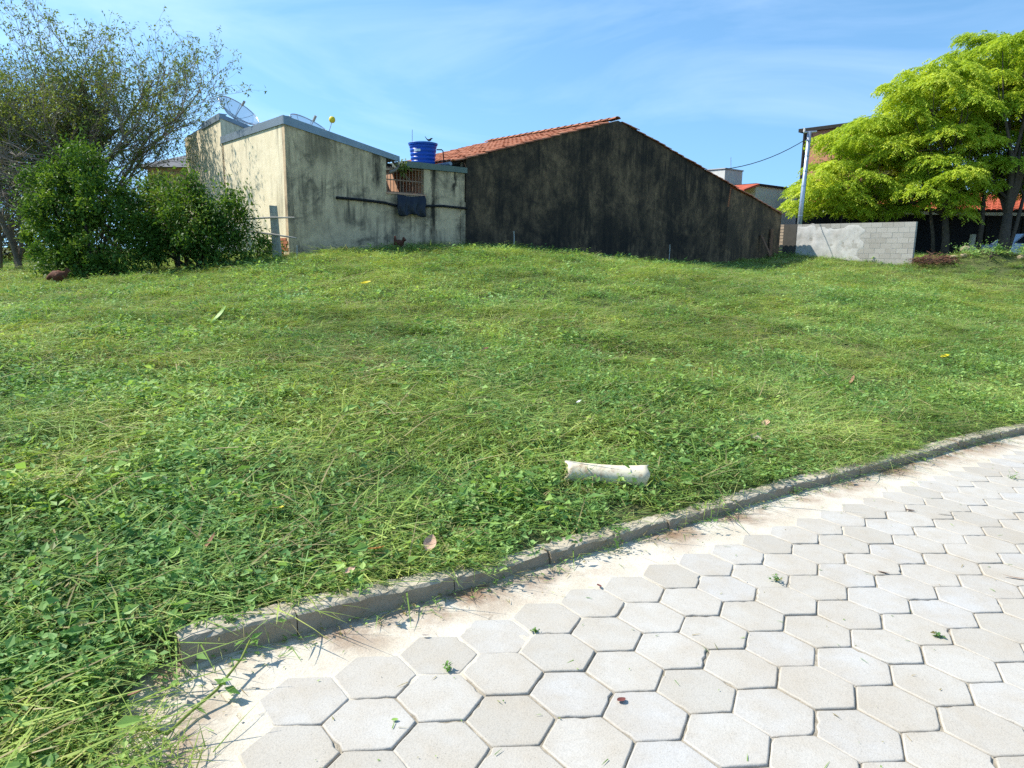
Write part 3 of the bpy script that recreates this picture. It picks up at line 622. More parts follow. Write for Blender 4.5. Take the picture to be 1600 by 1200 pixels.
def tile_matrix(a, tb, left, jit=1.0):
    # local x runs up the slope, y along the ridge
    s = SL if left else SR; d = A2 if left else -A2
    xv = Vector((d[0], d[1], s)).normalized(); yv = Vector((B2[0], B2[1], 0)) * (1 if left else -1); zv = xv.cross(yv)
    p = Vector(lot(a, tb, roof_z(a))) + zv * (rnd.gauss(.012, .006) * jit); j = rnd.gauss(0, .02) * jit
    xv = (xv + yv * j).normalized(); yv = zv.cross(xv)
    return Matrix(((xv.x, yv.x, zv.x, p.x), (xv.y, yv.y, zv.y, p.y), (xv.z, yv.z, zv.z, p.z), (0, 0, 0, 1)))
bulk = MB(); ns = 0
for left in (True, False):
    length = 6.10 if left else 9.95; cnt = int(length / .34)
    for c in range(32):
        tb = .0 + c * .205
        for k in range(cnt):
            a = (-.45 + k * .34) if left else (15.95 - k * .34)
            if left and c < 9 or (not left and c < 1):
                o = bpy.data.objects.new('roof_tile', TME); COL.objects.link(o); o.parent = h3
                o.matrix_parent_inverse = h3.matrix_basis.inverted(); o.matrix_basis = tile_matrix(a, tb + rnd.gauss(0, .008), left); ns += 1
            else:
                m = tile_matrix(a, tb, left); bulk.add([m @ Vector(q) for q in tv], tf)
bulk.build('roof_tile_field', M_TILE, h3, kind='stuff')
for k in range(20):
    b = MB(); m = Matrix.Translation(lot(5.83, -.02 + k * .33, 5.69)) @ Matrix(((B2[0], -A2[0], 0, 0), (B2[1], -A2[1], 0, 0), (0, 0, 1, 0), (0, 0, 0, 1)))
    b.add([m @ Vector((q[0], q[1] * 1.25, q[2] * 1.2)) for q in tv], tf); b.build('ridge_tile', M_TILE, h3)
b = MB(); a, z = onfront(1019, 215, .6); b.tube([lot(a, .6, roof_z(a) - .1), lot(a, .6, roof_z(a) + .42)], .035, 8); b.build('vent_pipe', M_POST, h3)
# eave timbers at the left end
for k in range(3):
    b = MB(); b.box8([lot(-.42, .25 + k * 1.2, roof_z(-.42) - .16), lot(.0, .25 + k * 1.2, roof_z(0) - .16), lot(.0, .31 + k * 1.2, roof_z(0) - .16), lot(-.42, .31 + k * 1.2, roof_z(-.42) - .16), lot(-.42, .25 + k * 1.2, roof_z(-.42) - .075), lot(0, .25 + k * 1.2, roof_z(0) - .075), lot(0, .31 + k * 1.2, roof_z(0) - .075), lot(-.42, .31 + k * 1.2, roof_z(-.42) - .075)])
    b.build('rafter', M_DARK, h3)
# gutter stub at the eave
b = MB(); b.tube([lot(-.5, .05, 3.82), lot(-.5, 2.6, 3.80)], .05, 8); b.build('gutter', M_FLASH, h3)
# things leaning on or stuck before the black wall
a, zt = onfront(1196, 367, -.25); ab, zb = onfront(1204, 396, -.55)
b = MB(); b.box8([lot(ab - .06, -.55, zb - .05), lot(ab + .06, -.55, zb - .05), lot(ab + .06, -.51, zb - .05), lot(ab - .06, -.51, zb - .05), lot(a - .06, -.08, zt), lot(a + .06, -.08, zt), lot(a + .06, -.04, zt), lot(a - .06, -.04, zt)])
b.build('board', M_WOODB, label='short brown board leaning tilted at the lower end of the dark walls', category='board')
a, zt = onfront(1207, 358, -.1); ab, zb = onfront(1207, 397, -.1)
b = MB(); b.lbox(a - .08, a + .10, -.10, -.05, zb - .1, zt + .02, zt); b.build('board', M_WOODB, label='wide upright brown board standing against the lower end of the dark walls', category='board')
for (x0, y0, x1, y1, lab) in ((803, 361, 803, 384, 'thin pale stake standing before the black gable wall, nearer the barred opening'), (1047, 382, 1045, 408, 'thin pale stake standing before the black gable wall, nearer the lean-to wall')):
    a, zt = onfront(x0, y0, -.4); ab, zb = onfront(x1, y1, -.4); b = MB(); b.tube([lot(ab, -.4, zb - .2), lot((a + ab) / 2 + .01, -.4, (zt + zb) / 2), lot(a, -.4, zt)], .014, 5); b.build('stake', simple('pale_stick', (.5, .48, .42), .8, .2, 20, .2), label=lab, category='stake', group='thin stakes before the black wall')

# ------------------------------------------------------------------ concrete block wall
E0 = at(1424, 418, 27.0); ta0, tb0 = tolot(E0[0], E0[1]); ta0 = float(ta0); tb0 = float(tb0)
tb1, _ = onside(1242, 400, ta0); ztop, zlow = float(at(1427, 346, 27.0)[2]), 0.75
w = thing('block_wall', 'low unplastered wall of grey concrete blocks, half smeared with mortar', 'wall', lot(ta0, tb0, 1.0))
b = MB(); b.lbox(ta0 + .009, ta0 + .118, tb0 + .02, tb1, zlow, ztop - .02); b.build('mortar_core', P_WHITE, w)
m_blk = NT('concrete_block'); p = m_blk.pos(); r = m_blk.n('ObjectInfo').outputs['Random']; fz = m_blk.noise(p, 3, 6, .6)
cblk = m_blk.mix(m_blk.math('MULTIPLY', fz, .8), m_blk.ramp(r, [(0, (.27, .245, .205)), (.5, (.33, .305, .26)), (1, (.38, .355, .31))]), (.42, .41, .38))
m_blk.color(m_blk.mix(.5, cblk, m_blk.ramp(m_blk.noise(p, 70, 4, .7), [(.3, .3), (.65, .68)]), 'OVERLAY')).bump(m_blk.noise(p, 60, 4), .5, .02)
nrow = 11; rh = (ztop - zlow) / nrow; Lw = tb1 - tb0; bl = .40; cnt = 0
for r_ in range(nrow):
    z = zlow + r_ * rh; t0 = tb0 - (bl / 2 if r_ % 2 else 0)
    while t0 < tb1 - .02:
        u0, u1 = max(t0, tb0), min(t0 + bl, tb1)
        if u1 - u0 > .05 and r_ > 0:
            j = rnd.gauss(0, .003); b = MB(); b.lbox(ta0 + j, ta0 + .14 + j, u0 + .005, u1 - .005, z + .005, z + rh - .005); b.build('block', m_blk.m, w); cnt += 1
        t0 += bl
print('blocks', cnt, 'tiles', ns)
# smeared mortar over the far half
n1, n2 = 60, 26; v = []; f = []
for i in range(n1):
    for j in range(n2):
        u, q = i / (n1 - 1), j / (n2 - 1); tb = tb1 - .02 - u * Lw * .60; z = zlow + .3 + q * (ztop - zlow - .33 - .12 * float(vnoise(u * 9, 2, 1)) * (.2 + u))
        th = .012 + .008 * float(vnoise(tb, z, .22, 3)) + .004 * float(vnoise(tb, z, .08, 4)); edge = min(1, (1 - u) * 5 + .35 * float(vnoise(tb, z, .3, 7)))
        if q > .85: edge = min(edge, (1 - q) * 6)
        v.append(lot(ta0 - th * edge + (.02 if edge < .15 else 0), tb, z))
for i in range(n1 - 1):
    for j in range(n2 - 1): f.append((i * n2 + j, i * n2 + j + 1, (i + 1) * n2 + j + 1, (i + 1) * n2 + j))
b = MB(); b.add(v, f); b.build('smeared_mortar', m_plaster('pale_smeared_mortar', (.56, .55, .52), (.42, .40, .36), (.30, .28, .24), .3, amount=.3), w, smooth=True)
# far end coloured dark for the house corner's shadow, and its toothed brick edge
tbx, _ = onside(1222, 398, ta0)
b = MB(); b.lbox(ta0 - .012, ta0 + .13, tb1 + .004, tbx, .6, ztop + .005); b.build('painted_shadow_end', simple('painted_shadow_grey', (.075, .07, .06), .9, .25, 4, .3), w, label='end of the block wall coloured dark as the house corner shadow')
M_BRK2 = simple('pale_brick_end', (.42, .33, .24), .9, .3, 9, .4)
for k in range(15):
    b = MB(); z = 1.0 + k * .13; b.lbox(ta0 - .016, ta0 + .13, tbx + .004, tbx + .16 + (.07 if k % 2 else 0), z, min(z + .11, ztop)); b.build('brick', M_BRK2, w)
for o in (w, h2): o['kind'] = 'thing'

# ------------------------------------------------------------------ grass: cut blades and leaves heaped over the lot (uncountable)
GRASS = leafmat('grass_blades', [(0.0, (0.06, 0.12, 0.028)), (0.25, (0.15, 0.25, 0.05)), (0.5, (0.30, 0.42, 0.085)), (0.75, (0.54, 0.61, 0.155)), (1.0, (0.80, 0.77, 0.33))], 0.38, (0.42, 0.32, 0.18), 0.42)
WEED = leafmat('weed_leaves', [(0.0, (0.055, 0.125, 0.035)), (0.35, (0.145, 0.28, 0.07)), (0.7, (0.32, 0.48, 0.13)), (1.0, (0.58, 0.70, 0.23))], 0.38, (0.36, 0.25, 0.13), 0.40)
class Leafy:
    def __init__(s): s.v = []; s.f = []; s.t = []
    def blade(s, p, d, L, w, droop, tint, seg=3, up=Vector((0, 0, 1)), fold=0.0):
        d = Vector(d).normalized(); side = d.cross(up)
        if side.length < 1e-3: side = Vector((1, 0, 0))
        side.normalize(); q = Vector(p); o = len(s.v); tw = rnd.uniform(-.6, .6)
        for k in range(seg + 1):
            ww = w * (1 - (k / seg) ** 1.6) * .5 + .0004
            sd = Matrix.Rotation(tw * k / seg, 3, d) @ side
            s.v += [q - sd * ww, q + sd * ww]; s.t += [tint, tint]
            d = (d + Vector((0, 0, -droop / seg))).normalized(); q = q + d * (L / seg)
        for k in range(seg): s.f.append((o + 2 * k, o + 2 * k + 1, o + 2 * k + 3, o + 2 * k + 2))
    def leaf(s, p, d, nrm, L, w, tint, cup=0.15):
        d = Vector(d).normalized(); sd = d.cross(Vector(nrm)).normalized(); n = sd.cross(d); p = Vector(p); o = len(s.v)
        mid = [p, p + d * L * .45 - n * cup * w * .5, p + d * L - n * cup * L * .35]
        s.v += [mid[0], p + d * L * .38 - sd * w * .5 + n * cup * w * .5, mid[1], p + d * L * .38 + sd * w * .5 + n * cup * w * .5, mid[2]]; s.t += [tint] * 5
        s.f += [(o, o + 2, o + 1), (o, o + 3, o + 2), (o + 1, o + 2, o + 4), (o + 2, o + 3, o + 4)]
    def mesh(s, name, mat):
        me = bpy.data.meshes.new(name); me.from_pydata([tuple(q) for q in s.v], [], s.f); me.materials.append(mat)
        a = me.attributes.new('tint', 'FLOAT_VECTOR', 'POINT'); a.data.foreach_set('vector', np.array([(t[0], t[1], 0) for t in s.t], np.float32).ravel())
        me.update(); return me
def tint(lo=0, hi=1, dry=.06): return (rnd.uniform(lo, hi), (rnd.uniform(.4, .9) if rnd.random() < dry else 0.0))
clumps = bpy.data.collections.new('grass_clumps')
def addclump(k, L, mat):
    o = bpy.data.objects.new('grass_clump_%02d' % k, L.mesh('grass_clump_%02d' % k, mat)); clumps.objects.link(o)
def rdir(el): a = rnd.uniform(0, 2 * math.pi); return Vector((math.cos(a) * math.cos(el), math.sin(a) * math.cos(el), math.sin(el)))
for k in range(3):        # 0-2 standing tufts, cut short
    L = Leafy()
    for q in range(46):
        r = .09 * math.sqrt(rnd.random()); a = rnd.uniform(0, 6.28)
        L.blade((r * math.cos(a), r * math.sin(a), -.01), rdir(rnd.uniform(.45, 1.35)), rnd.uniform(.04, .11), rnd.uniform(.002, .0055), rnd.uniform(.5, 1.6), tint(0, .85, .06))
    addclump(k, L, GRASS)
for k in range(3, 6):     # 3-5 cut blades lying flat, roughly combed one way
    L = Leafy()
    for q in range(62):
        a = rnd.gauss(0, .7) + (math.pi if rnd.random() < .3 else 0); el = rnd.uniform(-.05, .28)
        d = Vector((math.cos(a) * math.cos(el), math.sin(a) * math.cos(el), math.sin(el)))
        L.blade((rnd.gauss(0, .10), rnd.gauss(0, .09), rnd.uniform(.008, .06)), d, rnd.uniform(.05, .15) if rnd.random() < .7 else rnd.uniform(.15, .32), rnd.uniform(.002, .0068), rnd.uniform(.0, .6), tint(.0, .75, .10) if rnd.random() < .7 else tint(.6, 1, .2), seg=3)
    addclump(k, L, GRASS)
for k in range(6, 9):     # 6-8 broad-leaved weeds, small leaves
    L = Leafy()
    for q in range(12):
        base = Vector((rnd.gauss(0, .07), rnd.gauss(0, .06), 0)); st = rdir(rnd.uniform(.15, 1.2)); ln = rnd.uniform(.05, .15); tt = tint(0, 1, .04)
        L.blade(base, st, ln, .0035, .4, (.6, 0), 3)
        for m in range(5):
            p = base + st * ln * (.3 + .16 * m) + Vector((0, 0, -.1 * (ln * m / 5) ** 1.2)); d = rdir(rnd.uniform(-.1, .6)); s_ = rnd.uniform(.013, .045)
            L.leaf(p, d, (rnd.gauss(0, .35), rnd.gauss(0, .35), 1), s_, s_ * .55, (min(1, max(0, tt[0] + rnd.gauss(0, .15))), tt[1]))
    addclump(k, L, WEED)
for k in range(9, 11):    # 9-10 loose cut leaves, larger, lying at odd angles
    L = Leafy()
    for q in range(7):
        s_ = rnd.uniform(.03, .075); L.leaf((rnd.gauss(0, .10), rnd.gauss(0, .10), rnd.uniform(.02, .07)), rdir(rnd.uniform(-.2, .4)), (rnd.gauss(0, .6), rnd.gauss(0, .6), 1), s_, s_ * .5, tint(.2, 1, .10), .3)
    for q in range(6): L.blade((rnd.gauss(0, .1), rnd.gauss(0, .1), .03), rdir(rnd.uniform(-.05, .14)), rnd.uniform(.12, .32), .003, .25, tint(.3, 1, .3), 4)
    addclump(k, L, WEED)
for k in range(11, 13):   # 11-12 wispy seed heads: very fine stems
    L = Leafy()
    for q in range(46):
        L.blade((rnd.gauss(0, .06), rnd.gauss(0, .06), .03), rdir(rnd.uniform(-.1, .9)), rnd.uniform(.04, .12), .0022, .3, (rnd.uniform(.4, .9), 0.15), 2)
    addclump(k, L, GRASS)
for k in range(13, 15):   # 13-14 straw: dried cut blades
    L = Leafy()
    for q in range(26): L.blade((rnd.gauss(0, .1), rnd.gauss(0, .1), rnd.uniform(.005, .05)), rdir(rnd.uniform(-.05, .25)), rnd.uniform(.06, .22), rnd.uniform(.002, .005), .3, (rnd.uniform(.3, 1), rnd.uniform(.45, 1)), 3)
    addclump(k, L, GRASS)

def gn_scatter(name, pts, rot, scl, idx, coll, mat_slot=None):
    me = bpy.data.meshes.new(name); me.vertices.add(len(pts)); me.vertices.foreach_set('co', np.asarray(pts, np.float32).ravel())
    a = me.attributes.new('rot', 'FLOAT_VECTOR', 'POINT'); a.data.foreach_set('vector', np.asarray(rot, np.float32).ravel())
    a = me.attributes.new('scl', 'FLOAT', 'POINT'); a.data.foreach_set('value', np.asarray(scl, np.float32))
    a = me.attributes.new('idx', 'INT', 'POINT'); a.data.foreach_set('value', np.asarray(idx, np.int32)); me.update()
    o = link(name, me); ng = bpy.data.node_groups.new(name, 'GeometryNodeTree')
    ng.interface.new_socket('Geometry', in_out='INPUT', socket_type='NodeSocketGeometry'); ng.interface.new_socket('Geometry', in_out='OUTPUT', socket_type='NodeSocketGeometry')
    N = ng.nodes; gi = N.new('NodeGroupInput'); go = N.new('NodeGroupOutput'); ins = N.new('GeometryNodeInstanceOnPoints'); ci = N.new('GeometryNodeCollectionInfo')
    ci.inputs['Collection'].default_value = coll; ci.inputs['Separate Children'].default_value = True; ci.inputs['Reset Children'].default_value = True
    def na(nm, ty):
        q = N.new('GeometryNodeInputNamedAttribute'); q.data_type = ty; q.inputs['Name'].default_value = nm; return q.outputs['Attribute']
    ins.inputs['Pick Instance'].default_value = True
    lk = ng.links.new; lk(gi.outputs[0], ins.inputs['Points']); lk(ci.outputs[0], ins.inputs['Instance']); lk(na('idx', 'INT'), ins.inputs['Instance Index'])
    lk(na('rot', 'FLOAT_VECTOR'), ins.inputs['Rotation']); lk(na('scl', 'FLOAT'), ins.inputs['Scale']); lk(ins.outputs[0], go.inputs[0])
    o.modifiers.new('scatter', 'NODES').node_group = ng; return o

def lot_points():
    out = []
    # distance bands: density per square metre falls with distance
    for (y0, y1, x0, x1, den) in ((0.3, 4, -4.5, 3, 215), (4, 8, -7, 7, 160), (8, 14, -11, 11, 95), (14, 22, -17, 15, 52), (22, 36, -24, 25, 30)):
        n = int((y1 - y0) * (x1 - x0) * den); out.append(np.c_[rng.uniform(x0, x1, n), rng.uniform(y0, y1, n)])
    return np.concatenate(out)
P = lot_points(); d = sdist(P[:, 0], P[:, 1])
ta, tb = tolot(P[:, 0], P[:, 1])
inside = (ta > TC - .03) & (ta < 15.9) & (tb > -.03) & (tb < 8.6)
ok = (d > 0.075 + 0.10 * rng.random(len(d)) + 0.07 * vnoise(P[:, 0], P[:, 1], .25, 9)) & ~inside
# left of the kerb end the grass runs out over the mortar edge
wedge = (P[:, 1] < 2.35) & (d > -0.02 + 0.10 * vnoise(P[:, 0], P[:, 1], .18, 8)); ok |= wedge & ~inside
P = P[ok]; d = d[ok]; n = len(P); print('grass clumps', n)
zg = ground(P[:, 0], P[:, 1], np.maximum(d, .5), True)
zg = np.where(d < .5, np.maximum(zg, SX * P[:, 0] + .0), zg)
typ = vnoise(P[:, 0], P[:, 1], 1.1, 11) + .6 * vnoise(P[:, 0], P[:, 1], .45, 12); dry = vnoise(P[:, 0], P[:, 1], 1.6, 13) + .5 * vnoise(P[:, 0], P[:, 1], .5, 14)
nearK = np.exp(-np.maximum(d, 0) / 2.2)
u = rng.random(n); ix = np.zeros(n, int)
pw = np.clip(.36 + .28 * typ + .20 * nearK, .08, .78)            # weeds share
pl = np.clip(.42 - .12 * typ, .12, .6)                            # lying blades share
ps = np.clip(.06 + .17 * (dry - .35), 0.015, .42)
r3 = lambda a, b: rng.integers(a, b, n)
ix = np.where(u < ps, r3(13, 15), np.where(u < ps + pw, np.where(rng.random(n) < .72, r3(6, 9), r3(9, 11)), np.where(u < ps + pw + pl * .8, r3(3, 6), np.where(rng.random(n) < .10, r3(11, 13), r3(0, 3)))))
comb = vnoise(P[:, 0], P[:, 1], 1.7, 15) * 1.1 + 0.25
rz = np.where((ix >= 3) & (ix < 6), comb + rng.normal(0, .7, n), rng.uniform(0, 6.28, n))
rot = np.stack([rng.normal(0, .12, n), rng.normal(0, .12, n), rz], 1)
scl = rng.choice([.75, .95, 1.15, 1.45], n, p=[.32, .34, .22, .12]) * rng.uniform(.88, 1.14, n) * np.where(P[:, 1] > 14, 1.25, 1.0) * np.clip(.55 + d * 1.2, .55, 1)
heap = np.clip(vnoise(P[:, 0], P[:, 1], .9, 16), -.2, 1.5) * .05 * np.clip(d * 2, 0, 1)
pts = np.stack([P[:, 0], P[:, 1], zg + heap * rng.random(n) + .0], 1)
o = gn_scatter('grass', pts, rot, scl, ix, clumps); o['kind'] = 'stuff'; o['label'] = 'freshly cut green grass and weeds covering the sloping lot'

# ------------------------------------------------------------------ trees
BARK = simple('grey_brown_bark', (0.135, 0.105, 0.078), 0.95, 0.35, 7, 0.6)
BARKD = simple('dark_bark', (0.075, 0.058, 0.043), 0.95, 0.35, 7, 0.6)
TWIG = simple('dry_twig_bark', (0.20, 0.165, 0.13), 0.95, 0.3, 6, 0.3)
LEAF_BRIGHT = leafmat('bright_tree_leaves', [(0.0, (0.15, 0.25, 0.022)), (0.4, (0.32, 0.45, 0.04)), (0.75, (0.50, 0.60, 0.065)), (1.0, (0.64, 0.70, 0.12))], 0.42, None, 0.5)
LEAF_DARK = leafmat('citrus_leaves', [(0.0, (0.035, 0.085, 0.016)), (0.4, (0.085, 0.175, 0.028)), (0.75, (0.17, 0.27, 0.04)), (1.0, (0.31, 0.38, 0.06))], 0.36, None, 0.32)
LEAF_OLIVE = leafmat('thin_tree_leaves', [(0.0, (0.085, 0.13, 0.03)), (0.5, (0.17, 0.23, 0.05)), (1.0, (0.30, 0.33, 0.085))], 0.4, None, 0.45)
def leaf_cloud(name, P, D, Nn, L, W, T, mat, parent):
    """P base, D direction, Nn normal (n,3); one diamond of 4 triangles folded along the midrib per leaf"""
    D = D / np.linalg.norm(D, axis=1)[:, None]; S = np.cross(D, Nn); S /= np.linalg.norm(S, axis=1)[:, None] + 1e-9; N3 = np.cross(S, D)
    L = L[:, None]; W = W[:, None]
    v = np.stack([P, P + D * L * .42 - S * W * .5 + N3 * W * .12, P + D * L - N3 * L * .12, P + D * L * .42 + S * W * .5 + N3 * W * .12], 1).reshape(-1, 3)
    n = len(P); k = np.arange(n)[:, None] * 4; f = np.concatenate([k + np.array([[0, 2, 1]]), k + np.array([[0, 3, 2]])])
    t = np.repeat(np.stack([T, T * 0, T * 0], 1), 4, 0)
    return link(name, nmesh(name, v, f, mat, False, t), parent)
def unit(a): return a / (np.linalg.norm(a, axis=-1, keepdims=True) + 1e-9)

# bright feathery trees behind the block wall: pads of drooping sprays at the branch ends
poly = np.array([(1236, 325), (1238, 298), (1256, 282), (1278, 254), (1314, 217), (1360, 198), (1398, 186), (1408, 152), (1428, 122), (1455, 104), (1500, 90), (1540, 68), (1575, 60), (1640, 55), (1740, 70), (1830, 150), (1880, 250), (1850, 320), (1700, 330), (1600, 300), (1560, 296), (1530, 318), (1505, 345), (1470, 318), (1440, 335), (1390, 338), (1300, 338), (1250, 334)], float)
def inpoly(x, y):
    c = False; j = len(poly) - 1
    for i in range(len(poly)):
        if (poly[i, 1] > y) != (poly[j, 1] > y) and x < (poly[j, 0] - poly[i, 0]) * (y - poly[i, 1]) / (poly[j, 1] - poly[i, 1]) + poly[i, 0]: c = not c
        j = i
    return c
roots = [(1476, 400, 32.0, .15), (1563, 396, 31.0, .22), (1705, 400, 32.0, .24)]
labels = ['bright green feathery tree over the block wall, slim trunk just past the wall end', 'bright green feathery tree with the thickest trunk, standing on the weedy mound', 'bright green feathery tree partly outside the right edge of the picture']
pads = []
tries = 0
while tries < 30000 and len(pads) < 420:
    tries += 1; x, y = rnd.uniform(1210, 1890), rnd.uniform(35, 345)
    if not inpoly(x, y): continue
    span = 2.0 + 3.6 * min(1, (x - 1215) / 300)
    Y = 35.0 + rnd.uniform(-span, span) * .7
    if x > 1430 and y > 215: Y = 32.5 + rnd.uniform(-1.5, 3.5)
    c = at(x, y, Y); r = rnd.uniform(.55, 1.25)
    if all(np.linalg.norm((c - q[0]) * np.array([1, .6, 1.35])) > .425 * (r + q[1]) for q in pads): pads.append((c, r))
print('pads', len(pads))
trees = []
for (rx, ry, rY, rr), lab in zip(roots, labels):
    p = at(rx, ry, rY); z = float(ground(np.array([p[0]]), np.array([p[1]]))[0]) - .1
    trees.append([np.array([p[0], p[1], z]), rr, thing('feathery_tree', lab, 'tree', (p[0], p[1], z), 'bright green trees behind the block wall'), []])
for c, r in pads:
    d = [np.linalg.norm((c - t[0])[:2]) for t in trees]; trees[int(np.argmin(d))][3].append((c, r))
for (base, rr, root, pl) in trees:
    cs = np.array([c for c, r in pl]); cen = cs.mean(0); fork = base + np.array([.15, 0, 2.0]); fork[:2] = fork[:2] * .85 + cen[:2] * .15
    b = MB(); b.tube([base, base * .6 + fork * .4 + np.array([.06, .03, 0]), fork], [rr * 1.25, rr, rr * .8], 10); b.build('trunk', BARKD, root, smooth=True)
    # limbs: cluster the pads by direction, one limb each, twigs to each pad
    ang = np.arctan2(cs[:, 1] - fork[1], cs[:, 0] - fork[0]); hgt = cs[:, 2]
    key = (np.floor((ang + np.pi) / (np.pi / 3)) * 3 + np.clip(((hgt - hgt.min()) / (np.ptp(hgt) + .01) * 2.99).astype(int), 0, 2)).astype(int)
    for k in np.unique(key):
        grp = cs[key == k]; mid = grp.mean(0) * .72 + fork * .28; b = MB()
        j1 = fork * .55 + mid * .45 + np.array([rnd.gauss(0, .15), rnd.gauss(0, .15), .1])
        b.tube([fork - np.array([0, 0, .1]), j1, mid], [rr * .55, rr * .36, rr * .2], 7)
        for c in grp:
            e = c - np.array([0, 0, .15]); jm = mid * .5 + e * .5 + np.array([rnd.gauss(0, .12), rnd.gauss(0, .12), -.12]); b.tube([mid, jm, e], [rr * .17, rr * .11, .012], 5, cap=False)
        b.build('limb', BARKD, root)
    Ps, Ds, Ns, Ls, Ws, Ts = [], [], [], [], [], []
    for c, r in pl:
        tone = rnd.uniform(-.25, .15); ns_ = int(80 * (r / .75) ** 2); a = rng.uniform(0, 2 * np.pi, ns_); q = np.sqrt(rng.random(ns_)) * .75
        tl_ = rng.normal(0, .28, 2); o = c + np.stack([np.cos(a) * q * r, np.sin(a) * q * r, (np.cos(a) * tl_[0] + np.sin(a) * tl_[1]) * q * r + r * .55 * (1 - q ** 2) + rng.normal(0, .05, ns_) - .16 * r * rng.random(ns_) ** 2], 1)
        el = rng.uniform(-.35, .35, ns_) - q * .35; aa_ = a + rng.normal(0, .6, ns_); sd = np.stack([np.cos(aa_) * np.cos(el), np.sin(aa_) * np.cos(el), np.sin(el)], 1)
        ln = rng.uniform(.28, .5, ns_); m = 11; fr = np.linspace(.08, 1, m)
        pos = o[:, None] + sd[:, None] * (ln[:, None, None] * fr[None, :, None]); pos[:, :, 2] -= (ln[:, None] ** 1) * .42 * fr[None] ** 2
        sgn = np.where(np.arange(m) % 2 == 0, 1, -1); lat = unit(np.cross(sd, np.array([0, 0, 1.0])))
        dl = lat[:, None] * sgn[None, :, None] * .9 + sd[:, None] * .55 + np.array([0, 0, -.45]); dl = dl + rng.normal(0, .18, dl.shape)
        Ps.append(pos.reshape(-1, 3)); Ds.append(dl.reshape(-1, 3)); k = ns_ * m
        nn = np.array([0, 0, 1.0]) + rng.normal(0, .35, (k, 3)); Ns.append(nn); Ls.append(rng.uniform(.10, .17, k)); Ws.append(rng.uniform(.045, .075, k)); Ts.append(np.clip(rng.uniform(.2, 1, k) + tone, 0, 1))
    leaf_cloud('crown', np.concatenate(Ps), np.concatenate(Ds), np.concatenate(Ns), np.concatenate(Ls), np.concatenate(Ws), np.concatenate(Ts), LEAF_BRIGHT, root)
# slimmer bare stems beside the trunks
for (x0, y0, x1, y1, Y, r, lab) in ((1527, 398, 1538, 300, 31.6, .095, 'slim leaning tree stem between the trunks, beside the cream post'), (1571, 394, 1600, 305, 31.0, .085, 'slim tree stem leaning right against the thickest trunk'), (1460, 402, 1452, 318, 32.3, .08, 'slim dark tree stem nearest to the block wall end')):
    p0, p1 = at(x0, y0, Y), at(x1, y1, Y + .5); p0[2] -= .4; pm = (p0 + p1) / 2 + np.array([.06, 0, .05])
    t = thing('tree_stem', lab, 'tree', tuple(p0), 'slim stems under the bright trees'); b = MB(); b.tube([p0, pm, p1], [r * 1.15, r, r * .75], 8); b.build('trunk', BARKD, t, smooth=True)
    b = MB(); q = p1 + np.array([.25, .1, 1.1]); b.tube([p1 - np.array([0, 0, .05]), (p1 + q) / 2 + np.array([0, .1, .1]), q], [r * .7, r * .5, .015], 6); b.tube([p1 - np.array([0, 0, .05]), p1 + np.array([-.3, .2, .8])], [r * .6, .015], 6); b.build('limb', BARKD, t)

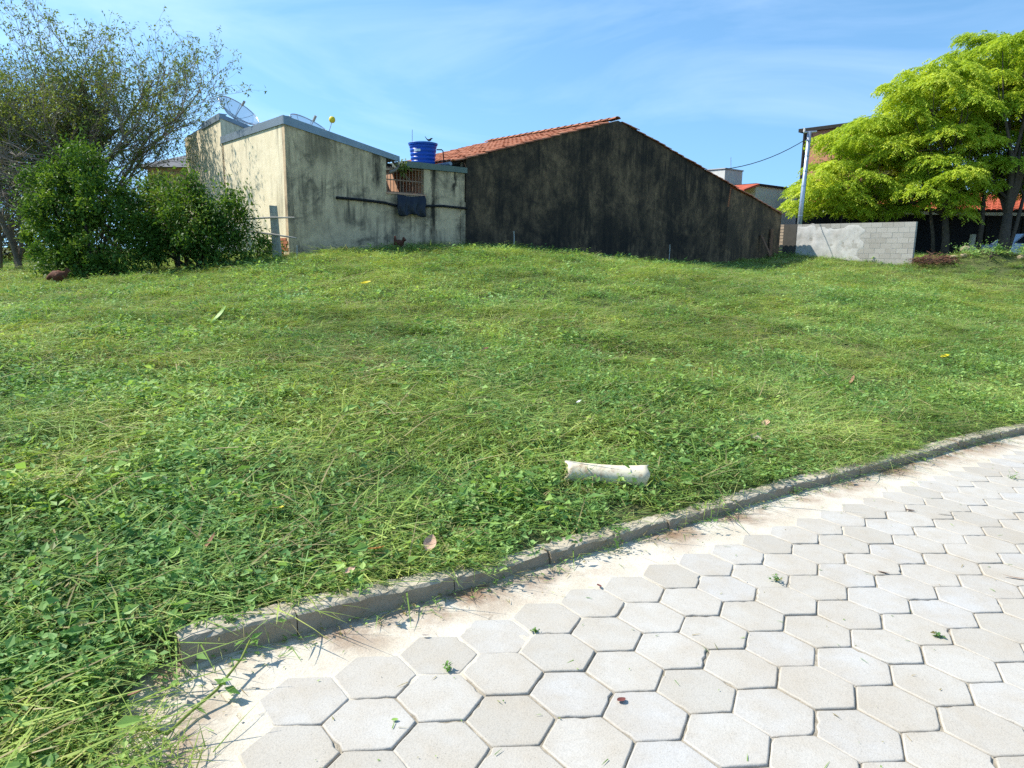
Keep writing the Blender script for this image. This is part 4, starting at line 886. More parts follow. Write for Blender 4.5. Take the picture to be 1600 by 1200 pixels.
# thin twiggy trees on the left
def twiggy(label, base, height, spread, seed, nlead, leafn, lmat, lean=(0, 0), bark=TWIG, droop=0.0, group=None, leaf_low=.28, leaf_size=.085):
    r_ = random.Random(seed); root = thing('thin_leaved_tree', label, 'tree', tuple(base), group); tips = []
    lv = [MB(), MB(), MB()]
    def grow(p, d, L, r, lev):
        n = 4 if lev < 2 else 3; pts = [p]; rs = [r]; q = Vector(p); dd = Vector(d).normalized()
        for k in range(n):
            dd = (dd + Vector((r_.gauss(0, .16), r_.gauss(0, .16), r_.gauss(.05, .10) - droop * (lev > 1)))).normalized(); q = q + dd * (L / n); pts.append(tuple(q)); rs.append(r * (1 - .72 * (k + 1) / n))
        lv[min(lev, 2)].tube(pts, rs, (7, 5, 3)[min(lev, 2)], cap=False)
        if lev == 4: tips.append((pts, dd)); return
        if lev >= 2: tips.append((pts[-2:], dd))
        nb = (nlead if lev == 0 else (6, 6, 5, 4)[lev])
        for k in range(nb):
            t = r_.uniform(.25, 1) if lev else r_.uniform(.12, .95); i = min(int(t * n), n - 1); u = t * n - i; bp = Vector(pts[i]).lerp(Vector(pts[i + 1]), u)
            az = r_.uniform(0, 6.283); sp_ = spread * r_.uniform(.6, 1.15); perp = dd.orthogonal().normalized(); perp.rotate(Matrix.Rotation(az, 3, dd)); nd = (dd * math.cos(sp_) + perp * math.sin(sp_)); nd.z += .18
            grow(tuple(bp), nd, L * r_.uniform(.48, .68), max(r * .45, .004), lev + 1)
    for (dx, dy, hh, rr) in lean: grow(tuple(base), (dx, dy, 1), height * hh, rr, 0)
    lv[0].build('trunk', BARK, root, smooth=True); lv[1].build('limbs', bark, root); lv[2].build('twigs', bark, root, kind='stuff')
    z0, z1 = base[2], base[2] + height * 1.35; Ps, Ds = [], []
    r_.shuffle(tips)
    for pts, dd in tips:
        zz_ = (pts[-1][2] - z0) / (z1 - z0)
        if r_.random() > leafn * max(0.05, min(1, (zz_ - leaf_low) / .35)): continue
        for k in range(r_.randrange(3, 8)):
            a, c = Vector(pts[-2]), Vector(pts[-1]); Ps.append(a.lerp(c, r_.uniform(.1, 1.1)) + Vector((r_.gauss(0, .03), r_.gauss(0, .03), r_.gauss(0, .03)))); Ds.append((r_.gauss(0, 1), r_.gauss(0, 1), r_.gauss(-.45, .5)))
    n = len(Ps); print(label[:30], 'tips', len(tips), 'leaves', n)
    if n: leaf_cloud('crown', np.array([tuple(p) for p in Ps]), np.array(Ds), rng.normal(0, .5, (n, 3)) + np.array([0, 0, 1]), rng.uniform(.8, 1.5, n) * leaf_size, rng.uniform(.35, .5, n) * leaf_size, rng.random(n), lmat, root)
    return root
def gp(x, y, Y, dz=0.0):
    p = at(x, y, Y); return (float(p[0]), float(p[1]), float(ground(np.array([p[0]]), np.array([p[1]]))[0]) + dz)
twiggy('tall sparse tree with grey twigs and few leaves behind the dark green bushes', gp(118, 425, 20.5, -.1), 4.3, .76, 5, 10, .95, LEAF_OLIVE, lean=((-.45, .1, .88, .085), (.03, 0, 1.0, .10), (.38, -.1, .92, .08), (.62, .1, .74, .06), (-.95, .1, .75, .06), (.2, .4, .95, .07), (-.2, -.2, .9, .06)), group='thin trees on the left edge')
twiggy('bushy brownish tree at the left edge of the picture', gp(-60, 425, 20.0, -.1), 3.9, .74, 9, 10, .5, LEAF_OLIVE, lean=((-.3, 0, .9, .08), (.25, .1, 1, .08), (.75, .1, .85, .06), (1.1, .2, .6, .05)), group='thin trees on the left edge')
def deadshrub(label, base, seed):
    r_ = random.Random(seed); root = thing('dead_shrub', label, 'shrub', tuple(base)); tr = MB(); tw = MB()
    for (ox_, oy_, dx, dz_) in ((.35, 0, -.42, 1.5), (.12, .1, .25, 1.0), (-.3, .2, .1, 1.5), (.05, .3, -.1, 1.3)):
        p0 = Vector(base) + Vector((ox_, oy_, -.05)); tr.tube([p0, p0 + Vector((dx * .5 + .03, 0, dz_ * .5)), p0 + Vector((dx, 0, dz_))], [.06, .05, .035], 7)
    for k in range(420):
        a = r_.uniform(0, 6.28); q = r_.random() ** .5; c = Vector(base) + Vector((math.cos(a) * q * .95 - .15, math.sin(a) * q * .7, r_.uniform(1.0, 2.7)))
        d = Vector((r_.gauss(0, 1), r_.gauss(0, .8), r_.gauss(-.15, .5))).normalized(); L = r_.uniform(.25, .8); s = d.orthogonal() * r_.gauss(0, .12)
        tw.tube([c - d * L * .5, c + s * L * .5, c + d * L * .5], [.009, .008, .003], 3, cap=False)
    tr.build('stems', BARK, root); tw.build('twigs', TWIG, root, kind='stuff')
deadshrub('tangled leafless brown shrub on leaning stems beside the dark green bush', gp(10, 420, 15.8), 4)
# dark green citrus-like bushes
def bush(label, lobes, n, seed, mat=LEAF_DARK, size=.085, group=None, name='leafy_bush'):
    r_ = np.random.default_rng(seed); c0 = np.mean([l[0] for l in lobes], 0); gz = float(ground(np.array([c0[0]]), np.array([c0[1]]))[0])
    root = thing(name, label, 'bush', (c0[0], c0[1], gz), group); b = MB()
    for c, r in lobes:
        st = Vector((c0[0] + r_.normal(0, .15), c0[1] + r_.normal(0, .15), gz - .1)); e = Vector(c); b.tube([st, st.lerp(e, .5) + Vector((r_.normal(0, .1), r_.normal(0, .1), .1)), e], [.045, .03, .012], 6)
    b.build('stems', BARKD, root); Ps = []; Ds = []; Ts = []; tot = sum(r[0] * r[2] for c, r in lobes)
    for c, r in lobes:
        r = np.array(r); sub = int(34 * r[0] * r[2] / .5); q = unit(r_.normal(0, 1, (sub, 3))); q[:, 1] -= .25; fr_ = r_.uniform(.45, 1.06, (sub, 1)); sh_ = r_.random(sub) < .24; fr_[sh_] = r_.uniform(1.12, 1.5, (int(sh_.sum()), 1)); cc = np.array(c) + q * r * fr_
        m = max(8, int(n * r[0] * r[2] / tot / sub)); sp_ = np.where(fr_ > 1.1, r_.uniform(.05, .10, (sub, 1)), r_.uniform(.08, .2, (sub, 1)))[:, :, None]; Ts.append(np.repeat(r_.normal(0, .22, sub), m))
        P_ = cc[:, None] + r_.normal(0, 1, (sub, m, 3)) * sp_; Ps.append(P_.reshape(-1, 3)); Ds.append((unit(q)[:, None] * .8 + r_.normal(0, .6, (sub, m, 3))).reshape(-1, 3))
    P_ = np.concatenate(Ps); D_ = np.concatenate(Ds); T_ = np.concatenate(Ts); k = P_[:, 2] > gz - .02; P_, D_, T_ = P_[k], D_[k], T_[k]; m = len(P_)
    leaf_cloud('foliage', P_, D_, r_.normal(0, .55, (m, 3)) + np.array([0, 0, 1]), r_.uniform(.55, 1.35, m) * size, r_.uniform(.34, .58, m) * size, np.clip(r_.beta(2, 2.6, m) + T_, 0, 1), mat, root)
def lobe(x, y, Y, rx, rz, ry=None): return (at(x, y, Y), (rx, ry or rx * .9, rz))
bush('large dark green bush with dense glossy leaves, left of the fence', [lobe(125, 300, 14.6, .62, .60), lobe(85, 345, 14.4, .48, .62), lobe(160, 365, 14.3, .70, .70), lobe(135, 258, 14.8, .36, .32), lobe(178, 315, 14.7, .42, .42), lobe(120, 410, 14.1, .72, .28), lobe(190, 408, 14.1, .42, .30), lobe(72, 300, 14.6, .26, .30), lobe(100, 262, 14.7, .22, .2)], 22000, 3, group='dark green bushes before the fence')
bush('smaller dark green bush next to the fence rails and sunlit wall', [lobe(300, 335, 15.0, .58, .50), lobe(258, 312, 15.2, .36, .34), lobe(345, 330, 15.2, .34, .42), lobe(280, 388, 14.7, .50, .40), lobe(335, 388, 15.0, .46, .36), lobe(238, 385, 14.7, .28, .38), lobe(362, 300, 15.3, .16, .18), lobe(300, 290, 15.2, .26, .2), lobe(222, 345, 14.9, .34, .45), lobe(368, 350, 15.3, .22, .42)], 16500, 8, group='dark green bushes before the fence')
bush('pale leafy tuft under the eave beside the barred opening', [(lot(-2.02, .12, 3.62), (.16, .12, .12))], 160, 12, LEAF_OLIVE, .10, name='leafy_tuft')
bush('low weeds at the foot of the fence post and beige house corner', [lobe(400, 392, 15.9, .45, .16), lobe(435, 392, 16.2, .30, .14)], 1500, 17, LEAF_DARK, .075, name='weed_patch')

# ------------------------------------------------------------------ growth and buildings behind
LEAF_BROWN = leafmat('dusty_brown_green_leaves', [(0.0, (0.05, 0.05, 0.022)), (0.5, (0.105, 0.10, 0.045)), (1.0, (0.17, 0.16, 0.07))], 0.3, None, 0.6)
for k, (x, y, Y, rx, rz, mt, lab) in enumerate(((-40, 350, 22, 1.6, 1.5, LEAF_BROWN, 'brownish shrub at the left edge behind the leafless tangle'), (70, 340, 23, 1.5, 1.6, LEAF_OLIVE, 'dusty shrub behind the large dark bush'), (180, 335, 24, 1.5, 1.5, LEAF_BROWN, 'brownish shrub behind the gap between the two dark bushes'), (262, 335, 25, 1.2, 1.5, LEAF_OLIVE, 'dusty shrub behind the smaller dark bush, close to the far grey roof'))):
    bush(lab, [lobe(x, y, Y, rx * .8, rz * .8), lobe(x - 30, y + 40, Y, rx * .7, rz * .6), lobe(x + 32, y + 38, Y + .3, rx * .7, rz * .6)], 5200, 40 + k, mt, .13, 'shrubs behind the left bushes', 'background_shrub')
def house_box(name, label, x0, x1, ytop, ybot, Y, depth, wallm, cat='house', **kw):
    a, c = at(x0, ytop, Y), at(x1, ytop, Y); bt = 0.4
    t = thing(name, label, cat, (float((a[0] + c[0]) / 2), Y, bt)); b = MB(); b.box((a[0], Y, bt), (c[0], Y + depth, a[2])); b.build('wall', wallm, t); return t, a[0], c[0], a[2]
# grey roof peeping left of the beige house
t, xa, xb, zt = house_box('grey_roofed_house', 'small far house with sloping grey roof left of the beige house', 230, 292, 262, 400, 29, 6, P_PEACH)
b = MB(); b.box8([(xa - .4, 28.6, zt), (xb + .5, 28.6, zt), (xb + .5, 35.4, zt), (xa - .4, 35.4, zt), (xa + .6, 31.6, zt + .55), (xb + .5, 31.6, zt + 1.15), (xb + .5, 32.4, zt + 1.15), (xa + .6, 32.4, zt + .55)]); b.build('roof', simple('grey_fibre_roof', (.15, .15, .155), .8, .2, 3, .2), t)
def gridbox(b, K, la, lb, z0, z1, out=0.0):
    q = lambda u, w, z: (K[0] + A2[0] * u + B2[0] * w, K[1] + A2[1] * u + B2[1] * w, z)
    b.box8([q(-out, -out, z0), q(la + out, -out, z0), q(la + out, lb + out, z0), q(-out, lb + out, z0), q(-out, -out, z1), q(la + out, -out, z1), q(la + out, lb + out, z1), q(-out, lb + out, z1)]); return b
# white house with a raised box behind the gabled roof
K = at(1181, 290, 42); t = thing('white_house', 'white rendered house with raised box and red eave behind the lean-to wall', 'house', (float(K[0]), float(K[1]), .6))
gridbox(MB(), K, 4.6, 6.0, .4, K[2]).build('wall', P_WHITE, t); gridbox(MB(), K, 4.6, 6.0, K[2] + .002, K[2] + .12, .1).build('capping', M_DARK, t)
K2 = at(1133, 264, 46); o = gridbox(MB(), K2, 1.9, 1.2, K[2] - .8, K2[2]).build('raised_box', P_WHITE, t); gridbox(MB(), K2, 1.9, 1.2, K2[2] + .002, K2[2] + .07, .05).build('capping', simple('grey_capping', (.45, .45, .45), .7, .1, 3, 0), o)
b = MB(); q = lambda u, w, z: (K[0] + A2[0] * u + B2[0] * w, K[1] + A2[1] * u + B2[1] * w, z)
b.box8([q(-1.6, -.3, K[2] - .42), q(-.11, -.3, K[2] - .03), q(-.11, 6, K[2] - .03), q(-1.6, 6, K[2] - .42), q(-1.6, -.3, K[2] - .32), q(-.11, -.3, K[2] + .09), q(-.11, 6, K[2] + .09), q(-1.6, 6, K[2] - .32)]); b.build('eave_roof', M_TILE2, t)
b = MB(); b.tube([tuple(at(1142, 263, 46.6)), tuple(at(1142, 246, 46.6))], .02, 5); b.build('antenna', M_STEEL, t)
# salmon building behind the bright trees
P0 = at(1256, 207, 50); K = np.array([P0[0] - B2[0] * 5, P0[1] - B2[1] * 5, P0[2]]); t = thing('salmon_building', 'tall salmon building with dark roof edge behind the bright trees', 'building', (float(K[0]), float(K[1]), .6))
gridbox(MB(), K, 6, 5, .4, K[2]).build('wall', P_ORANGE, t); gridbox(MB(), K, 6, 5, K[2] + .002, K[2] + .22, .25).build('roof_edge', M_DARK, t)
pd = P0 - np.append(B2 * .15, 0) - np.append(A2 * .12, 0); b = MB(); b.tube([(pd[0], pd[1], P0[2] - .05), (pd[0], pd[1], .6)], .10, 8); b.build('downpipe', M_DARK, t)
# open shed with red tiles under the trees
SY = 39.0; ZE = float(at(1560, 333, SY)[2]); p0, p1 = at(1290, 350, SY), at(1800, 350, SY)
t = thing('open_shed', 'dark open-sided shed with red tiled roof under the bright trees', 'shed', (float(p0[0] + 5), SY, .5))
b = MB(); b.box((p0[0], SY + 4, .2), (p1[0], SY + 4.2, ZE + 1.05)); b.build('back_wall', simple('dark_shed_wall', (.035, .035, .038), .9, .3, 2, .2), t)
b = MB(); b.box((p0[0], SY, .2), (p0[0] + .2, SY + 3.99, 3.3)); b.build('end_wall', simple('dark_shed_end', (.06, .055, .05), .9, .3, 2, .2), t)
ze = float(at(1560, 333, SY)[2]); b = MB(); b.box8([(p0[0] - .4, SY - .5, ze), (p1[0], SY - .5, ze), (p1[0], SY + 4.6, ze + 1.3), (p0[0] - .4, SY + 4.6, ze + 1.3), (p0[0] - .4, SY - .5, ze + .07), (p1[0], SY - .5, ze + .07), (p1[0], SY + 4.6, ze + 1.37), (p0[0] - .4, SY + 4.6, ze + 1.37)]); b.build('roof_deck', M_DARK, t)
RT2 = MB(); v5, f5 = tile_shape(.5, .27, .06); RT2.add(v5, f5); RTM = RT2.mesh('roof_tile', M_TILE2); shed_bulk = MB()
sl = math.atan2(1.3, 5.1)
for c in range(int((p1[0] - p0[0]) / .29)):
    for r_ in range(11):
        m = Matrix.Translation((p0[0] - .3 + c * .29, SY - .55 + r_ * .46 * math.cos(sl), ze + .09 + r_ * .46 * math.sin(sl))) @ Matrix.Rotation(sl, 4, 'X') @ Matrix.Rotation(math.pi / 2, 4, 'Z')
        shed_bulk.add([m @ Vector(q) for q in v5], f5)
shed_bulk.build('roof_tiles', M_TILE2, t, kind='stuff')
b = MB(); b.box((p0[0] - .4, SY - .56, ze - .16), (p1[0], SY - .50, ze - .003)); b.build('fascia', P_WHITE, t)
for k in range(8):
    x = p0[0] + .8 + k * 1.9; b = MB(); b.box((x, SY - .1, .2), (x + .12, SY + .02, ze - .17)); b.build('post', M_DARK, t)
cp_ = at(1520, 366, 32.6); b = MB(); b.box8([(cp_[0] - .12, 32.6, .5), (cp_[0] + .06, 32.6, .5), (cp_[0] + .06, 32.75, .5), (cp_[0] - .12, 32.75, .5), (cp_[0] - .02, 32.6, cp_[2]), (cp_[0] + .16, 32.6, cp_[2]), (cp_[0] + .16, 32.75, cp_[2]), (cp_[0] - .02, 32.75, cp_[2])])
b.build('short_post', simple('cream_post', (.50, .44, .32), .8, .2, 8, .2), label='short cream concrete post between the tree trunks', category='post')
# parked car, seen below the shed roof
cc = at(1600, 392, 35.2); car = thing('parked_car', 'pale silver-blue car parked in the shade beneath the shed', 'car', (float(cc[0]), 35.2, float(cc[2]) - .55))
CZ = float(cc[2]) - .62; M_CAR = simple('silver_blue_paint', (.42, .47, .56), .25, .05, 3, 0, .4)
pr = [(-2.05, .28), (-2.1, .62), (-1.85, .86), (-1.15, .93), (-.55, 1.40), (.75, 1.42), (1.45, .98), (2.02, .92), (2.1, .55), (2.05, .28)]
n = len(pr); v = [];
for (yy, inset) in ((-.80, 0), (.80, 0)):
    v += [(cc[0] + x, 35.2 + yy * (.86 if z > 1.2 else 1.0), CZ + z) for x, z in pr]
b = MB(); b.add(v, [tuple(range(n)), tuple(range(2 * n - 1, n - 1, -1))] + [(i, n + i, n + (i + 1) % n, (i + 1) % n) for i in range(n)]); b.build('body', M_CAR, car)
for (a_, b_) in (((-1.02, .97), (-.50, 1.34)), ((.08, .97), (.70, 1.36))):
    x0_, x1_ = (a_[0], -.02) if a_[0] < 0 else (.06, 1.28)
    top0, top1 = (-.5, -.02) if a_[0] < 0 else (.06, .72)
    b = MB(); b.add([(cc[0] + x0_, 34.392, CZ + .97), (cc[0] + x1_, 34.392, CZ + .97), (cc[0] + top1, 34.500, CZ + 1.35), (cc[0] + top0, 34.500, CZ + 1.35)], [(0, 1, 2, 3)]); b.build('side_window', M_GLASS, car)
for xx in (-1.3, 1.3):
    b = MB(); b.tube([(cc[0] + xx, 34.36, CZ + .31), (cc[0] + xx, 34.58, CZ + .31)], .31, 20); o = b.build('wheel', M_CABLE, car)
    b = MB(); b.tube([(cc[0] + xx, 34.35, CZ + .31), (cc[0] + xx, 34.40, CZ + .31)], .18, 16); b.build('rim', M_STEEL, o)
b = MB(); b.box((cc[0] - 2.08, 34.45, CZ + .60), (cc[0] - 1.9, 34.75, CZ + .76)); b.build('headlight', P_WHITE, car)

# ------------------------------------------------------------------ steel pole with its service wire
pt, pb = at(1265, 206, 31.6), at(1250, 344, 31.6); pb2 = pb + (pb - pt) * .5
t = thing('steel_pole', 'tall leaning galvanised steel pole standing behind the block wall', 'pole', tuple(pb2))
b = MB(); b.tube([pb2, (pb2 + pt) / 2, pt], [.105, .095, .085], 12); b.build('shaft', M_STEEL, t, smooth=True)
for k in range(6):
    q = pb + (pt - pb) * (.05 + k * .17); b = MB(); b.tube([q, q + (pt - pb) * .006], .108, 12); b.build('strap', M_STEEL, t)
b = MB(); b.tube([pt + np.array([-.25, 0, -.02]), pt + np.array([.3, 0, .02])], .035, 6); b.build('crossbar', M_STEEL, t)
b = MB(); b.tube([pt + np.array([-.22, 0, 0]), pt + np.array([-.22, 0, .16])], [.05, .035], 8); b.build('insulator', P_WHITE, t)
b = MB(); b.tube([pt + np.array([.1, -.02, -.1]), pt + np.array([.22, -.03, -.35]), pt + np.array([.16, -.03, -.6]), pt + np.array([.02, -.03, -.75])], .012, 5); b.build('drop_cable', M_CABLE, t)
w0 = pt + np.array([-.05, 0, -.25]); w1 = np.array(lot(9.9, 1.2, roof_z(9.9) + .05)); pts = []
for k in range(15):
    u = k / 14; q = w0 * (1 - u) + w1 * u; q[2] -= .62 * 4 * u * (1 - u) * .9; pts.append(q)
b = MB(); b.tube(pts, .016, 5); b.build('service_wire', M_CABLE, label='sagging black wire from the steel pole to the gabled house', category='wire')

# ------------------------------------------------------------------ satellite dishes and the yellow ball
M_MESH = NT('dish_mesh'); p = M_MESH.objc()
gx_ = M_MESH.n('TexChecker', Vector=p, Scale=70).outputs['Fac']; tb_ = M_MESH.n('BsdfTransparent'); mx = M_MESH.n('MixShader'); mx.inputs[0].default_value = .45
M_MESH.color((.30, .33, .38)).rough(.5); M_MESH.t.links.new(M_MESH.b.outputs[0], mx.inputs[2]); M_MESH.t.links.new(tb_.outputs[0], mx.inputs[1]); M_MESH.t.links.new(mx.outputs[0], M_MESH.o.inputs[0])
def dish(label, c, axis_, R):
    ax = Vector(axis_).normalized(); rot = ax.to_track_quat('Z', 'Y').to_matrix(); c = Vector(c); t = thing('satellite_dish', label, 'satellite dish', tuple(c), 'mesh satellite dishes on the beige house')
    b = MB(); n = 28; rings = [(R * k / 5, (R * k / 5) ** 2 * .42 / R) for k in range(6)]; v = [c + rot @ Vector((0, 0, 0))]; f = []
    for r, z in rings[1:]:
        for k in range(n): a = 6.2832 * k / n; v.append(c + rot @ Vector((r * math.cos(a), r * math.sin(a), z)))
    for k in range(n): f.append((0, 1 + k, 1 + (k + 1) % n))
    for q in range(4):
        for k in range(n): f.append((1 + q * n + k, 1 + (q + 1) * n + k, 1 + (q + 1) * n + (k + 1) % n, 1 + q * n + (k + 1) % n))
    b.add(v, f); b.build('mesh_bowl', M_MESH.m, t)
    b = MB(); zr = rings[-1][1]; b.tube([c + rot @ Vector((R * math.cos(6.2832 * k / n), R * math.sin(6.2832 * k / n), zr)) for k in range(n + 1)], .014, 5); b.build('rim', M_STEEL, t)
    for k in range(8):
        a = 6.2832 * k / 8; b = MB(); b.tube([c + rot @ Vector((r * math.cos(a), r * math.sin(a), z - .008)) for r, z in rings], .007, 4); b.build('rib', M_STEEL, t)
    fp = c + rot @ Vector((0, 0, R * .85)); b = MB(); b.tube([c, fp], .011, 5); b.build('feed_arm', M_STEEL, t)
    b = MB(); b.tube([fp - ax * .09, fp + ax * .06], .035, 8); b.build('receiver', M_POST, t)
    b = MB(); b.tube([c - ax * .02, c + Vector((0, 0, -.75))], .028, 8); b.build('mast', M_STEEL, t)
c1 = at(367, 184, 21.6); dish('large mesh satellite dish tilted skyward on the rear block of the beige house', c1, (.62, -.25, .75), .60)
c2 = at(480, 210, 19.3); dish('mesh satellite dish mostly hidden behind the front roof edge of the beige house', c2, (.5, -.25, .8), .55)
yb = at(519, 187, 18.9); t = thing('ball_on_rod', 'small yellow ball on a thin rod above the beige house roof', 'ball', (float(yb[0]), float(yb[1]), float(yb[2]) - .5))
b = MB(); n = 10; b.lathe([(.012 + .068 * math.sin(math.pi * k / n), -.08 * math.cos(math.pi * k / n)) for k in range(n + 1)], 16, tuple(yb)); b.build('ball', simple('yellow_ball', (.72, .56, .03), .5, .1, 5, .1), t, smooth=True)
b = MB(); b.tube([yb + np.array([-.18, 0, -.55]), yb + np.array([-.01, 0, -.06])], .010, 5); b.build('rod', M_STEEL, t)

# ------------------------------------------------------------------ fence at the corner
def hit(px, py, lift=0.0):
    """where the view line through a spot of the photo meets the ground of the lot"""
    d = ray(px, py); ts = np.linspace(1.5, 40, 1600); q = CAMP + d * ts[:, None]; g_ = ground(q[:, 0], q[:, 1], None, True) + lift
    k = int(np.argmax(q[:, 2] < g_)); k = k if k else int(np.argmin(np.abs(ts - 27.5))); return Vector(tuple(q[k]))
pp, pq = at(424, 321, 15.9), at(434, 392, 15.9)
t = thing('fence_post', 'weathered grey concrete post of the old fence before the sunlit wall', 'post', tuple(pq)); b = MB(); dx = .085
b.box8([(pq[0] - dx, 15.84, pq[2] - .5), (pq[0] + dx, 15.84, pq[2] - .5), (pq[0] + dx, 15.98, pq[2] - .5), (pq[0] - dx, 15.98, pq[2] - .5), (pp[0] - .03, 15.85, pp[2]), (pp[0] + .10, 15.85, pp[2] - .01), (pp[0] + .10, 15.97, pp[2]), (pp[0] - .03, 15.97, pp[2])]); b.build('shaft', M_POST, t)
M_RAIL = simple('bleached_pole', (.42, .38, .32), .9, .25, 14, .4)
for (pts_, lab) in (([(230, 352, 15.75), (310, 347, 15.75), (380, 342, 15.78), (424, 340, 15.8), (460, 340, 15.78)], 'upper thin wooden rail of the old fence, level, passing behind the bush'), ([(230, 357, 15.76), (330, 359, 15.76), (392, 362, 15.78), (425, 366, 15.79), (463, 372, 15.76)], 'lower thin wooden rail of the old fence, sloping down to its free end')):
    b = MB(); b.tube([at(*q) for q in pts_], [.022, .024, .022, .020, .016], 6); b.build('fence_rail', M_RAIL, label=lab, category='rail', group='rails of the old fence')
q0_, q1_ = at(464, 402, 15.7), at(464, 383, 15.7); b = MB(); b.tube([q0_, q1_], .02, 5); b.build('stick', M_RAIL, label='short pale stick standing in the grass below the beige house corner', category='stick')

# ------------------------------------------------------------------ hens
M_HEN = simple('russet_feathers', (.115, .042, .022), .8, .45, 22, .3); M_COMB = simple('red_comb', (.45, .03, .02), .6, .1, 10, 0); M_LEG = simple('yellow_leg', (.35, .24, .06), .7, .1, 10, 0)
def hen(label, c, az, peck, k=.8):
    c = Vector(c); t = thing('hen', label, 'hen', tuple(c), 'brown hens'); rot = Matrix.Rotation(az, 3, 'Z'); T = lambda x, y, z: c + rot @ (Vector((x, y, z)) * k)
    head = (.27, 0, .12) if peck else (.17, 0, .42); nk = (.19, 0, .20) if peck else (.15, 0, .32); b = MB()
    b.tube([T(-.26, 0, .33), T(-.19, 0, .27), T(-.12, 0, .22), T(-.02, 0, .195), T(.07, 0, .20), T(.115, 0, .235), T(*nk), T(*head), T(head[0] + .03, 0, head[2] + .0)], [.012, .05, .085, .108, .095, .07, .042, .034, .012], 12); b.build('body', M_HEN, t, smooth=True)
    b = MB(); b.box8([T(-.17, -.02, .27), T(-.15, -.02, .22), T(-.15, .02, .22), T(-.17, .02, .27), T(-.24, -.05, .44), T(-.33, -.06, .33), T(-.33, .06, .33), T(-.24, .05, .44)]); b.build('tail', M_HEN, t)
    b = MB(); b.tube([T(head[0] + .025, 0, head[2]), T(head[0] + .06, 0, head[2] - .012)], [.012, .002], 6); b.build('beak', M_LEG, t)
    b = MB(); b.box8([T(head[0] - .03, -.006, head[2] + .025), T(head[0] + .03, -.006, head[2] + .025), T(head[0] + .03, .006, head[2] + .025), T(head[0] - .03, .006, head[2] + .025), T(head[0] - .04, -.003, head[2] + .065), T(head[0] + .02, -.003, head[2] + .055), T(head[0] + .02, .003, head[2] + .055), T(head[0] - .04, .003, head[2] + .065)]); b.build('comb', M_COMB, t)
    for s in (-1, 1):
        b = MB(); b.tube([T(.01, s * .09, .23), T(-.06, s * .10, .21), T(-.15, s * .075, .22)], [.05, .055, .012], 8); b.build('wing', M_HEN, t, smooth=True)
        b = MB(); b.tube([T(.02, s * .04, .12), T(.03, s * .04, .05), T(.02, s * .04, 0), T(.06, s * .045, -.004)], [.022, .010, .008, .005], 6); b.build('leg', M_LEG, t)
hp = hit(92, 446); hen('brown hen pecking in the grass before the large dark bush', hp + Vector((0, 0, .04)), math.radians(190), True, .62)
hp = hit(606, 386); hp2 = Vector(lot(*( -2.45, -.5, 0))); hp2.z = float(ground(np.array([hp2.x]), np.array([hp2.y]))[0]) + .0; hen('brown hen standing at the wall foot below the barred opening', hp2, math.radians(150), False, .66)

# ------------------------------------------------------------------ broken pipe on the grass
pc = hit(947, 765); e0, e1 = Vector((-.25, .012, .02)), Vector((.25, -.012, .012)); ax = (e1 - e0).normalized(); s_ = ax.cross(Vector((0, 0, 1))).normalized(); u_ = s_.cross(ax); base = pc + Vector((0, 0, .084))
t = thing('plastic_pipe', 'broken piece of ivory plastic pipe lying on the grass near the kerb', 'pipe', tuple(base)); v = []; f = []; n = 28; m = 14
for layer in (0, 1):
    for i in range(m + 1):
        u = i / m; r = .064 + .008 * (1 - min(u / .22, 1)) ** 2 + .004 * max(0, (u - .75) / .25) ** 2 - .002 * math.sin(u * 3.1) - layer * .005; cc_ = base + e0.lerp(e1, u) + Vector((0, 0, .004 * math.cos(u * 5)))
        for k in range(n):
            a = 6.2832 * k / n; brk = ax * ((.010 * math.sin(3 * a) + .006 * math.sin(7 * a + 1)) if i == 0 else (.008 * math.sin(4 * a) if i == m else 0)); v.append(cc_ + (s_ * math.cos(a) + u_ * math.sin(a)) * r + brk)
o_ = (m + 1) * n
for i in range(m):
    for k in range(n):
        f.append((i * n + k, i * n + (k + 1) % n, (i + 1) * n + (k + 1) % n, (i + 1) * n + k)); f.append((o_ + i * n + k, o_ + (i + 1) * n + k, o_ + (i + 1) * n + (k + 1) % n, o_ + i * n + (k + 1) % n))
for k in range(n):
    f.append((k, o_ + k, o_ + (k + 1) % n, (k + 1) % n)); f.append((m * n + k, m * n + (k + 1) % n, o_ + m * n + (k + 1) % n, o_ + m * n + k))
b = MB(); b.add(v, f); b.build('tube_wall', M_PVC, t, smooth=True)

# ------------------------------------------------------------------ fallen leaves, weeds, stem, litter
def one_leaf(name, label, p, az, L, W, col, curl=.5, tiltx=.25, cat='leaf', group=None):
    v = []; f = []; nl, nw = 8, 4
    for i in range(nl + 1):
        u = i / nl; w = W * .5 * math.sin(math.pi * min(1, u * .92 + .06)) ** .8; zc = curl * L * .5 * (u - .5) ** 2 * 2
        for j in range(nw + 1):
            q = j / nw * 2 - 1; v.append((L * (u - .5), q * w, zc + abs(q) ** 1.5 * w * curl * .9))
    for i in range(nl):
        for j in range(nw): k = i * (nw + 1) + j; f.append((k, k + 1, k + nw + 2, k + nw + 1))
    m = Matrix.Translation(p) @ Matrix.Rotation(az, 4, 'Z') @ Matrix.Rotation(tiltx, 4, 'Y') @ Matrix.Rotation(rnd.gauss(0, .25), 4, 'X'); b = MB(); b.add([m @ Vector(q) for q in v], f)
    b.build(name, col, smooth=True, label=label, category=cat, **({'group': group} if group else {}))
